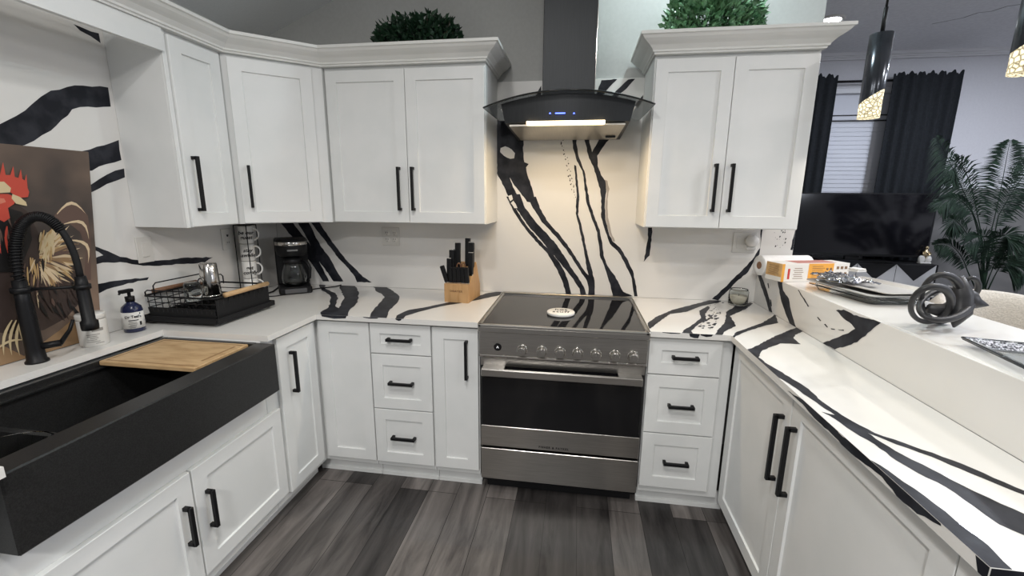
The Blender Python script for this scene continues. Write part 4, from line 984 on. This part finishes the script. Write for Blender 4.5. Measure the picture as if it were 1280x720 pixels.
# foil
fo = thing('foil_sheet', 'crumpled sheet of aluminium foil lying on the trays on the bar', 'foil', (1.2,-.56,BZ+.055))
b = MB(); n = 22; vs = []; rnd = random.Random(3)
def fzz(i,j): 
    return .004+.020*abs(math.sin(i*1.7+j*.6)*math.cos(j*1.3-i*.4))*math.sin(PI*min(max(i,1),n-1)/n)+rnd.uniform(0,.007)
g = [[(tcx-.135+.15*i/n+rnd.uniform(-.004,.004)+.02*math.sin(j*.9), tcy-.06+.22*j/n+rnd.uniform(-.004,.004)+.02*math.sin(i*.7), BZ+.057+fzz(i,j)) for j in range(n+1)] for i in range(n+1)]
vs = [v for row in g for v in row]; vs2 = [(x,y,z-.0008) for x,y,z in vs]; m_ = n+1; N_ = len(vs)
fs = [[i*m_+j,(i+1)*m_+j,(i+1)*m_+j+1,i*m_+j+1] for i in range(n) for j in range(n)]
b.add(vs+vs2, fs+[[a+N_ for a in f] for f in fs]); b.build('sheet', foil, fo)
nk = thing('paper_napkin', 'small folded white paper lying by the box end on the foil', 'napkin', bar(1056,347))
q = bar(1050,338,BZ+.085); b = MB()
b.M = Matrix.Translation((tcx+.03,tcy+.12,BZ+.088)) @ Matrix.Rotation(.5,4,'Z')
for k in range(3): b.box(-.03+.004*k,.032-.003*k,-.022,.02+.003*k,.005*k,.005*k+.0035,ch=.001)
b.build('folded_paper', paper, nk)

# knot sculpture
sc = bar(1188,413); scx, scy = sc.x, sc.y
ks = thing('knot_sculpture', 'black looped knot sculpture with pointed tips on the bar', 'sculpture', (scx,scy,BZ))
vr = Vector((_rt.x,_rt.y,0)).normalized(); vf = Vector((-vr.y,vr.x,0))
def sp_(px, py, dpt=0):
    """point near the sculpture: photo position at its own depth plane, moved back by dpt"""
    d = _fw + _rt*((px-640)/FPX) + _up*((360-py)/FPX); t = ((Vector((scx,scy,0))+vf*dpt-Vector((CAM.x,CAM.y,0))).dot(vf))/(d.dot(vf)); return CAM+d*t
def ring(cx_, cy_, a, b_, rot, d0, tilt, r0, r1, flat, n=44):
    pts = []; rs = []
    for k in range(n):
        t = 2*PI*k/n; u_, v_ = a*math.cos(t), b_*math.sin(t); x_ = cx_+u_*math.cos(rot)-v_*math.sin(rot); y_ = cy_+u_*math.sin(rot)+v_*math.cos(rot)
        pts.append(sp_(x_, y_, d0+tilt*math.sin(t+rot))); rs.append(r0+(r1-r0)*(.5+.5*math.cos(t)))
    b = MB(); b.tube(pts, rs, 8, closed=True, flat=flat, up=tuple(vf)); b.build('loop', sculp, ks)
ring(1176,375,25,29,.25,.02,.05,.007,.012,1.1)
ring(1163,383,26,21,-.45,-.03,.04,.0065,.0105,1.1)
ring(1181,383,33,19,-.2,.0,-.045,.007,.012,1.1)
ring(1213,362,9,12,.3,.03,.02,.005,.008,1.1)
def horn(P, r):
    b = MB(); b.tube(P, r, 10, flat=1.5, up=tuple(vf)); b.build('tip', sculp, ks)
horn([sp_(1198,350,.0),sp_(1204,372,.0),sp_(1203,392,-.01),sp_(1193,404,-.02),sp_(1191.5,412,-.02)], [.010,.020,.019,.012,.002])
horn([sp_(1200,368,.01),sp_(1212,378,.0),sp_(1222,382,.0),sp_(1235,384.5,.0)], [.016,.020,.011,.0015])
horn([sp_(1160,388,.02),sp_(1180,392,.02),sp_(1202,380,.02)], [.010,.017,.016])
zl = min((org(o) @ v.co).z for o in ks.children for v in o.data.vertices)
ks.location.z += max(0, BZ+.0005-zl)
# glass tray with glitter border at the right
q0 = bar(1203,422,BZ+.022)
gd = thing('glass_tray', 'pointed clear glass tray with a silver glitter border on the bar at the right edge', 'tray', (q0.x+.15,q0.y-.1,BZ))
e1 = (bar(1280,429.5,BZ+.022)-q0); e1.z = 0; e1.normalize(); e2 = (bar(1280,462,BZ+.016)-q0); e2.z = 0; e2.normalize()
S1, S2 = .30, .30
def GP(a, c_, z): return q0 + e1*(a*S1) + e2*(c_*S2) + Zv*z
for zz, nm, mt_, inset, th in ((0,'glass_plate',clear,.0,.006),):
    b = MB(); P = [GP(0,0,0),GP(1,0,0),GP(1,1,0),GP(0,1,0)]; I = [GP(.16,.16,-.016),GP(.84,.16,-.016),GP(.84,.84,-.016),GP(.16,.84,-.016)]
    vs = P+I+[p_-Zv*.005 for p_ in P]+[p_-Zv*.0055 for p_ in I]
    fs = [[4,5,6,7],[12,13,14,15]]
    for k in range(4): fs += [[k,(k+1)%4,(k+1)%4+4,k+4],[k+8,(k+1)%4+8,(k+1)%4+12,k+12],[k,(k+1)%4,(k+1)%4+8,k+8]]
    b.add(vs, fs); b.build(nm, mt_, gd)
b = MB(); b.add([GP(.02,.008,.0006),GP(.98,.008,.0006),GP(.86,.14,-.0124),GP(.16,.14,-.0124)], [[0,1,2,3]]); b.add([GP(.008,.02,.0006),GP(.008,.06,.0006),GP(.10,.20,-.0084),GP(.14,.15,-.0115)], [[0,1,2,3]]); b.build('glitter_border', glit, gd)
b = MB(); b.tube([GP(0,0,0),GP(1,0,0),GP(1,1,0),GP(0,1,0)], .0035, 6, closed=True); b.build('dark_rim', mat('dark_glass_rim', (.03,.035,.04), .1), gd)

# ------------------------------------------------------------------ plants on the cabinets
def leaves(mb, n_, cx, cy, zc, rx, ry, rz, size, seed, zmin):
    R = random.Random(seed)
    for k in range(n_):
        while True:
            a, b_, c_ = R.uniform(-1,1), R.uniform(-1,1), R.uniform(-1,1)
            s_ = abs(a)**3+abs(b_)**2+abs(c_)**2.4
            if .30 < s_ < 1.0: break
        p = Vector((cx+a*rx, cy+b_*ry, zc+c_*rz + R.uniform(-.012,.02)))
        if p.z < zmin: p.z = zmin + R.uniform(0,.03)
        d = Vector((a*.8+R.uniform(-.7,.7), b_*.8+R.uniform(-.7,.7), c_*.5+R.uniform(-.3,.9))).normalized()
        s = d.cross(Vector((R.uniform(-1,1),R.uniform(-1,1),R.uniform(-1,1)))).normalized(); nn_ = d.cross(s); L_ = size*R.uniform(.7,1.25); w_ = L_*.30
        mb.add([p, p+d*L_*.5+s*w_+nn_*.0015, p+d*L_, p+d*L_*.5-s*w_+nn_*.0015, p+d*L_*.5-nn_*.0012], [[0,1,4],[1,2,4],[2,3,4],[3,0,4]], 0)
def shrub(label, cx, w_, cy, zc, rz, mt, seed, n_):
    t = thing('boxwood_plant', label, 'plant', (cx,cy,ZT))
    b = MB(); leaves(b, n_, cx, cy, zc, w_, .10, rz, .036, seed, ZT+.05); leaves(b, n_//2, cx, cy, zc-.01, w_*.75, .07, rz*.72, .036, seed+5, ZT+.05); b.build('foliage', mt, t)
    b = MB(); R = random.Random(seed+1)
    for k in range(46):
        a = R.uniform(-.9,.9); b.tube([(cx+a*w_*.6,cy+R.uniform(-.03,.03),ZT+.04),(cx+a*w_,cy+R.uniform(-.08,.08),zc+R.uniform(-.3,.95)*rz*(1-.5*a*a))], .0016, 4)
    b.build('stems', stemm, t)
    b = MB(); b.box(cx-w_*.8,cx+w_*.8,cy-.05,cy+.05,ZT+.0005,ZT+.06,ch=.004); b.build('planter', mat('dark_planter', (.02,.02,.02), .7), t)
a_ = at(470,50,'y',-.17); b_ = at(578,50,'y',-.17); tp = at(520,22,'y',-.17)
shrub('dark green artificial boxwood plant on top of the left wall cabinets', (a_.x+b_.x)/2, (b_.x-a_.x)/2-.004, -.17, 2.285, tp.z-2.285-.01, leafd, 21, 2000)
a_ = at(828,36,'y',-.17); b_ = at(956,24,'y',-.17); tp = at(880,-9,'y',-.17)
shrub('bright green artificial boxwood plant on top of the right wall cabinet', (a_.x+b_.x)/2, (b_.x-a_.x)/2-.004, -.17, 2.30, tp.z-2.30, leafl, 33, 2200)

# ------------------------------------------------------------------ living room
def pendant(label, cx, cy, zb, grp=None):
    t = thing('pendant_lamp', label, 'pendant lamp', (cx,cy,zb))
    r = .041; zt2 = zb+.33; n = 32; vs = []; fs = []; vs2 = []
    for k in range(n):
        a = 2*PI*k/n; x, y = r*math.cos(a), r*math.sin(a)
        zc = zb+.085+.028*math.cos(a+.5)   # slanted cut between metal and crystal
        vs += [(cx+x,cy+y,zc),(cx+x,cy+y,zt2)]; vs2 += [(cx+x*.96,cy+y*.96,zb),(cx+x*.96,cy+y*.96,zc+.004)]
    fs = [[2*k,(2*k+2)%(2*n),(2*k+3)%(2*n),2*k+1] for k in range(n)]
    b = MB(); b.add(vs, fs, 0, True); b.add(vs, [[2*k+1 for k in range(n)]]); b.build('metal_shade', noisy(mat('black_chrome', (.045,.05,.06), .22, .7), (.06,.065,.075), 10), t)
    b = MB(); b.add(vs2, fs, 0, True); b.add(vs2, [[2*k for k in range(n)]]); b.build('crystal_diffuser', pcrys, t)
    b = MB(); b.cyl((cx,cy,zt2),(cx,cy,zt2+.10),.0075,12); b.cyl((cx,cy,zt2+.10),(cx,cy,2.80),.0045,10); b.build('rod', black, t)
    b = MB(); b.lathe([(0,2.795),(.055,2.795),(.06,2.80),(.06,2.8195),(0,2.8195)], (cx,cy,0), 24); b.build('canopy', black, t)
    l = bpy.data.lights.new('pendant_bulb', 'SPOT'); l.spot_size = math.radians(140); l.spot_blend = .8; l.energy = 3.6; l.color = (1,.86,.66); l.shadow_soft_size = .03
    o = bpy.data.objects.new('pendant_bulb', l); COL.objects.link(o); o.location = (cx,cy,zb-.05)
q = at(1085,148,'x',1.27); pendant('black cylinder pendant lamp with lit bubbled crystal tip hanging over the bar', 1.27, q.y, q.z)
q = at(1283,92,'x',1.27); pendant('pendant lamp with lit crystal tip at the right edge of the picture', 1.27, q.y, q.z)
q = at(1038,25,'z',2.815)
cl = thing('recessed_light', 'bright recessed ceiling light just above the right end of the crown moulding', 'ceiling light', (q.x,q.y,2.80))
MB().lathe([(.075,2.8195),(.095,2.8195),(.098,2.812),(.078,2.806),(.075,2.81)], (q.x,q.y,0), 32).build('trim_ring', plate, cl)
MB().lathe([(0,2.806),(.055,2.8075),(.0745,2.811)], (q.x,q.y,0), 32).build('lens', canl, cl)

# window with blind
YW = YF
wn = MB(); f = .045
wn.box(wx0,wx0+f,YW-.012,YW+.06,wz0,wz1,ch=.003).box(wx1-f,wx1,YW-.012,YW+.06,wz0,wz1,ch=.003).box(wx0,wx1,YW-.012,YW+.06,wz1-f,wz1,ch=.003).box(wx0,wx1,YW-.012,YW+.06,wz0,wz0+f,ch=.003)
struct('window_1', wn, mat('white_window_frame', (.68,.69,.72), .5))
b = MB().box(wx0+f,wx1-f,YW+.05,YW+.056,wz0+f,wz1-f,ch=0); g_ = b.build('window_glass', mat('night_window_glass', (.05,.06,.08), .05)); g_['kind'] = 'structure'
zb_ = at(1060,148,'y',YW-.0).z
bl_ = thing('window_blind', 'white horizontal blind in the window between the black curtains', 'blind', ((wx0+wx1)/2,YW,wz0))
b = MB(); b.box(wx0+f,wx1-f,YW+.006,YW+.030,zb_-.015,zb_+.028,ch=.004); b.build('head_rail', blindm, bl_)
b = MB(); k = 0; z = zb_-.02
while z > wz0+.06:
    b.add([(wx0+f,YW+.010,z-.021),(wx1-f,YW+.010,z-.021),(wx1-f,YW+.016,z+.022),(wx0+f,YW+.016,z+.022),(wx0+f,YW+.012,z-.021),(wx1-f,YW+.012,z-.021),(wx1-f,YW+.018,z+.022),(wx0+f,YW+.018,z+.022)], [[0,1,2,3],[4,5,6,7],[0,1,5,4],[1,2,6,5],[2,3,7,6],[3,0,4,7]]); z -= .040
b.build('slats', blindm, bl_)
b = MB(); b.box(wx0+f,wx1-f,YW+.032,YW+.04,zb_+.03,wz1-f,ch=0); b.build('valance_shade', blindm, bl_)
b = MB(); b.box(wx0+f,wx1-f,YW+.0,YW+.006,zb_+.022,zb_+.032,ch=0).box(wx0+f,wx1-f,YW+.0,YW+.006,zb_-.028,zb_-.018,ch=0); b.build('rail_gap', dslot, bl_)
# curtain rod and curtains
zr = at(1060,102,'y',YF-.08).z
cr = thing('curtain_rod', 'black curtain rod above the living room window', 'curtain rod', (2.7,YF-.08,zr))
xr0 = 1.95; xr1 = at(1205,96,'y',YF-.08).x
b = MB(); b.cyl((xr0,YF-.08,zr),(xr1-.03,YF-.08,zr),.011,12); b.build('rod', black, cr)
for x_ in (xr0,xr1-.03):
    b = MB(); b.sphere((x_,YF-.08,zr), .022, 12); b.build('finial', black, cr)
for x_ in (2.35, 3.1):
    b = MB(); b.box(x_-.008,x_+.008,YF-.08,YF-.0005,zr-.022,zr-.008,ch=.002); b.build('bracket', black, cr)
def curt(label, xa, xb_, z0, folds):
    b = MB(); n = 90; vs = []; R = random.Random(int(xa*100))
    ph = [R.uniform(0,6) for _ in range(4)]
    for i in range(n+1):
        t = i/n; x = xa+(xb_-xa)*t
        y = YF-.085 + .012*math.sin(t*folds*2*PI+ph[0]) + .005*math.sin(t*folds*5+ph[1]) - .025
        ztop = zr+.050+.014*math.sin(t*folds*6.1+ph[2])+.008*math.sin(t*folds*15+ph[3])
        for z in (ztop, zr+.01, zr-.15, 1.6, z0):
            k = 1.0 if z < zr-.05 else .55
            for dy_ in (0,.004): vs.append((x, YF-.11+(y-YF+.11)*k+dy_, z))
    fs = []
    for i in range(n):
        for j in range(4):
            for s_ in (0,1): fs.append([i*10+2*j+s_, (i+1)*10+2*j+s_, (i+1)*10+2*j+2+s_, i*10+2*j+2+s_])
    b.add(vs, fs, 0, True); return tag(b.build('curtain', curtain), label, 'curtain')
xl1 = at(1046,104,'y',YF-.1).x; curt('black curtain hanging left of the living room window', xl1-.42, xl1, .10, 5)
xa_ = at(1115,100,'y',YF-.1).x; xb_ = at(1203,95,'y',YF-.1).x; curt('wide black curtain hanging right of the living room window', xa_, xb_, .10, 7)
# television on a console
YC = 1.72
def cs(px, py, y=YC): return at(px, py, 'y', y)
ctop = cs(1174,331.5); 
cn = thing('console_cabinet', 'black console with a silver mirrored zigzag front under the television', 'console', (ctop.x-.7,YC+.2,0))
cx1 = ctop.x; cx0 = cx1-1.55; cz = ctop.z
b = MB(); b.box(cx0,cx1,YC,YC+.30,.06,cz,ch=.004); b.build('body', matblack, cn)
b = MB()
for zx in (cx0+.06,cx1-.06):
    for yy in (YC+.05,YC+.25): b.box(zx-.025,zx+.025,yy-.025,yy+.025,0,.06,ch=.003)
b.build('feet', matblack, cn)
pk = [cs(1171,333), cs(1141.5,351.4), cs(1120,330.5), cs(1091.7,350), cs(1071,329.5)]
stp = pk[2].x-pk[4].x; zp, zv = pk[2].z, pk[1].z
outline = [(cx1-.03,.09)]; xx = pk[2].x + stp
top_ = []
q_ = [(cx1-.02, zp-.01)]
k = 0; x_ = pk[2].x+stp/2
pts_ = [(cx1-.022,.09),(cx1-.022,zp)]
xv = pk[1].x
while xv > cx0+.05:
    pts_.append((xv, zv)); xp_ = xv-stp/2
    if xp_ < cx0+.03: break
    pts_.append((xp_, zp)); xv -= stp
pts_ += [(cx0+.03, zv), (cx0+.03,.09)]
b = MB(); b.prism(pts_[::-1], YC-.004, YC-.0005, axis='y'); pn = b.build('mirror_front', mirror, cn)
b = MB()
for i in range(2,len(pts_)-2):
    if abs(pts_[i][1]-zp) < 1e-6: b.box(pts_[i][0]-.002,pts_[i][0]+.002,YC-.0048,YC-.0035,.09,zp-.004,ch=0)
b.build('door_seams', dslot, pn)
tvy = YC+.12
tl = cs(1168,240,tvy); 
tvx1 = cs(1163,300,tvy).x; tvz1 = cs(1060,241,tvy).z; tvx0 = tvx1-1.22; tvz0 = cs(1060,320,tvy).z
tvv = thing('television', 'large black flat television standing on the console in front of the window', 'television', ((tvx0+tvx1)/2,tvy,cz))
b = MB(); b.box(tvx0,tvx1,tvy,tvy+.05,tvz0,tvz1,ch=.004); b.build('bezel', matblack, tvv)
b = MB(); b.box(tvx0+.012,tvx1-.012,tvy-.0015,tvy,tvz0+.022,tvz1-.012,ch=.0005); b.build('screen', tvm, tvv)
b = MB(); b.box((tvx0+tvx1)/2-.06,(tvx0+tvx1)/2+.06,tvy+.01,tvy+.04,cz+.012,tvz0,ch=.002).box((tvx0+tvx1)/2-.30,(tvx0+tvx1)/2+.30,tvy-.07,tvy+.12,cz+.0005,cz+.013,ch=.003); b.build('stand', matblack, tvv)
# figurine
q = cs(1157,327.5,YC+.09); fx_, fy_ = min(q.x,cx1-.06), YC+.09
fg = thing('figurine', 'small gold bust figurine on a white winged base on the console corner', 'figurine', (fx_,fy_,cz))
fs_ = .55
b = MB()
for s in (-1,1): b.sphere((fx_+s*.026,fy_,cz+.038), (.026,.026,.038), 14)
b.box(fx_-.045,fx_+.045,fy_-.025,fy_+.025,cz+.0005,cz+.014,ch=.004); b.build('white_base', cer, fg)
b = MB(); b.lathe([(0,cz+.04),(.010,cz+.045),(.012,cz+.065),(.022,cz+.082),(.026,cz+.10),(.020,cz+.115),(.010,cz+.122),(.009,cz+.128),(.015,cz+.138),(.014,cz+.150),(.006,cz+.158),(0,cz+.159)], (fx_,fy_,0), 20)
b.tube([(fx_-.024,fy_-.004,cz+.108),(fx_-.032,fy_-.014,cz+.088),(fx_-.008,fy_-.026,cz+.080)], .006, 8); b.tube([(fx_+.024,fy_-.004,cz+.108),(fx_+.032,fy_-.014,cz+.088),(fx_+.008,fy_-.026,cz+.080)], .006, 8)
b.build('gold_bust', gold, fg)
# thin mottled grey box behind the palm, for a grey area left unidentified
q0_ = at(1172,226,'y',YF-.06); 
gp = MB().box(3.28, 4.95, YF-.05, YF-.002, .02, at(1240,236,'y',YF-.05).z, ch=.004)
tag(gp.build('far_wall_area', greyarea), 'large mottled grey area on the far wall behind the palm', 'wall panel')
# palm
py_ = 1.35
pb = at(1228,372,'y',py_); px0 = pb.x
pm = thing('palm_plant', 'tall dark green artificial palm in front of the grey area', 'palm', (px0,py_,0))
MB().lathe([(0,.0),(.12,0),(.15,.26),(.155,.28),(.14,.28),(.13,.25),(0,.25)], (px0,py_,0), 28).build('pot', matblack, pm)
MB().lathe([(0,.251),(.129,.251),(.129,.256),(0,.262)], (px0,py_,0), 24).build('soil', stemm, pm)
b = MB(); b.tube([(px0,py_,.25),(px0+.01,py_,.8),(px0+.015,py_,pb.z+.02)], [.026,.020,.015], 10); b.build('trunk', stemm, pm)
def frond(stalk, tip, droop, wid, seed, n=60):
    """stalk: list of photo points with depth shifts up to the first leaflet, then the rachis to the tip"""
    R = random.Random(seed); S_ = [at(a, c_, 'y', py_+d_) for a, c_, d_ in stalk]; T_ = [at(a, c_, 'y', py_+d_) for a, c_, d_ in tip]
    b = MB(); full = S_+T_
    def bez(P, m=18):
        out = []
        for i in range(m+1):
            t = i/m; Q = [p.copy() for p in P]
            while len(Q) > 1: Q = [Q[k].lerp(Q[k+1], t) for k in range(len(Q)-1)]
            out.append(Q[0])
        return out
    path = bez(S_)[:-1]+bez([S_[-1]]+T_)
    b.tube(path, [.006*(1-.8*i/len(path)) for i in range(len(path))], 5)
    ra = bez([S_[-1]]+T_, n)
    for i in range(1, n):
        t = i/n; d = (ra[i+1]-ra[i-1]).normalized()
        side = d.cross(Vector((0,-1,.25))).normalized()
        for s in (-1,1):
            L_ = wid*(math.sin(PI*min(1,(t*.85+.13)))**.7)*R.uniform(.85,1.1); dd = (side*s*.8+d*.75+Vector((0,R.uniform(-.25,.1),-.28*droop))).normalized(); w_ = .0068; nn_ = dd.cross(d).normalized(); wv = dd.cross(nn_).normalized()
            p0 = ra[i]; p1 = p0+dd*L_*.5+Vector((0,0,-.02*droop*L_/.15)); p2 = p0+dd*L_+Vector((0,0,-.07*droop*L_/.15))
            b.add([p0, p1+wv*w_, p1-wv*w_, p2, p1-nn_*.002], [[0,1,4],[1,3,4],[3,2,4],[2,0,4]])
    b.build('frond', palm, pm)
J = (1236,300,0)
frond([(1230,360,0),(1232,310,.0),(1220,275,-.02)], [(1195,215,-.1),(1170,170,-.16)], 1.2, .22, 1)
frond([(1230,360,0),(1232,310,0),(1222,270,0)], [(1212,205,.05),(1188,178,.02),(1190,230,-.02)], 1.2, .20, 2)
frond([(1230,360,0),(1236,310,0),(1240,285,.02)], [(1252,240,.05),(1258,195,.06),(1263,175,.06)], .9, .24, 3)
frond([(1230,360,0),(1240,310,0),(1248,270,.05)], [(1268,235,.1),(1285,205,.14),(1305,200,.16)], 1.1, .23, 4)
frond([(1230,360,0),(1228,300,0),(1215,265,-.1)], [(1200,245,-.15),(1185,240,-.2),(1172,262,-.22)], 1.0, .15, 11)
frond([(1228,365,0),(1226,330,0),(1215,305,-.1)], [(1200,270,-.2),(1180,265,-.25),(1195,285,-.22),(1200,292,-.2)], .6, .12, 5)
frond([(1228,370,0),(1228,350,0),(1226,330,-.05)], [(1232,300,-.1),(1238,285,-.12),(1205,305,-.2)], 1.0, .20, 6)
frond([(1228,370,0),(1230,350,0),(1234,330,0)], [(1242,300,-.04),(1255,285,-.06),(1265,300,-.08)], 1.0, .21, 7)
frond([(1232,370,0),(1238,355,0),(1246,340,0)], [(1262,315,.0),(1280,295,.02),(1300,300,.02)], .9, .17, 8)
frond([(1224,370,0),(1214,350,-.05),(1208,335,-.08)], [(1200,310,-.12),(1185,300,-.15),(1168,306,-.18)], .8, .13, 9)
frond([(1230,372,0),(1232,355,0),(1240,338,0)], [(1245,315,-.06),(1275,330,-.1),(1285,345,-.1)], 1.0, .17, 10)
# boucle chair behind the bar
ac = at(1248,392,'z',1.06); 
chx, chy = 1.84, -.62
ch = thing('bar_chair', 'cream boucle barrel-back bar chair pulled up behind the bar', 'chair', (chx,chy,0))
n = 28; vs = []; R0, R1 = .27, .20
for i in range(n+1):
    a = math.radians(-35+250*i/n) ; ca, sa = math.cos(a), math.sin(a); top = 1.10-.10*abs((i/n)*2-1)**2.2
    for r_, z_ in ((R0-.02,.62),(R0,.68),(R0+.01,top-.05),(R0-.02,top-.008),((R0+R1)/2,top),(R1+.02,top-.008),(R1,top-.05),(R1,.62)): vs.append((chx+r_*ca, chy+r_*sa, z_))
fs = [[i*8+k,(i+1)*8+k,(i+1)*8+(k+1)%8,i*8+(k+1)%8] for i in range(n) for k in range(8)]+[list(range(8)), list(range(n*8,n*8+8))]
MB().add(vs, fs, 0, True).build('backrest', boucle, ch)
MB().lathe([(0,.60),(.22,.60),(.245,.625),(.245,.68),(.20,.705),(0,.71)], (chx,chy,0), 32).build('seat', boucle, ch)
MB().lathe([(0,.0),(.20,.0),(.205,.012),(.03,.022),(.028,.60),(0,.60)], (chx,chy,0), 32).build('pedestal', black, ch)
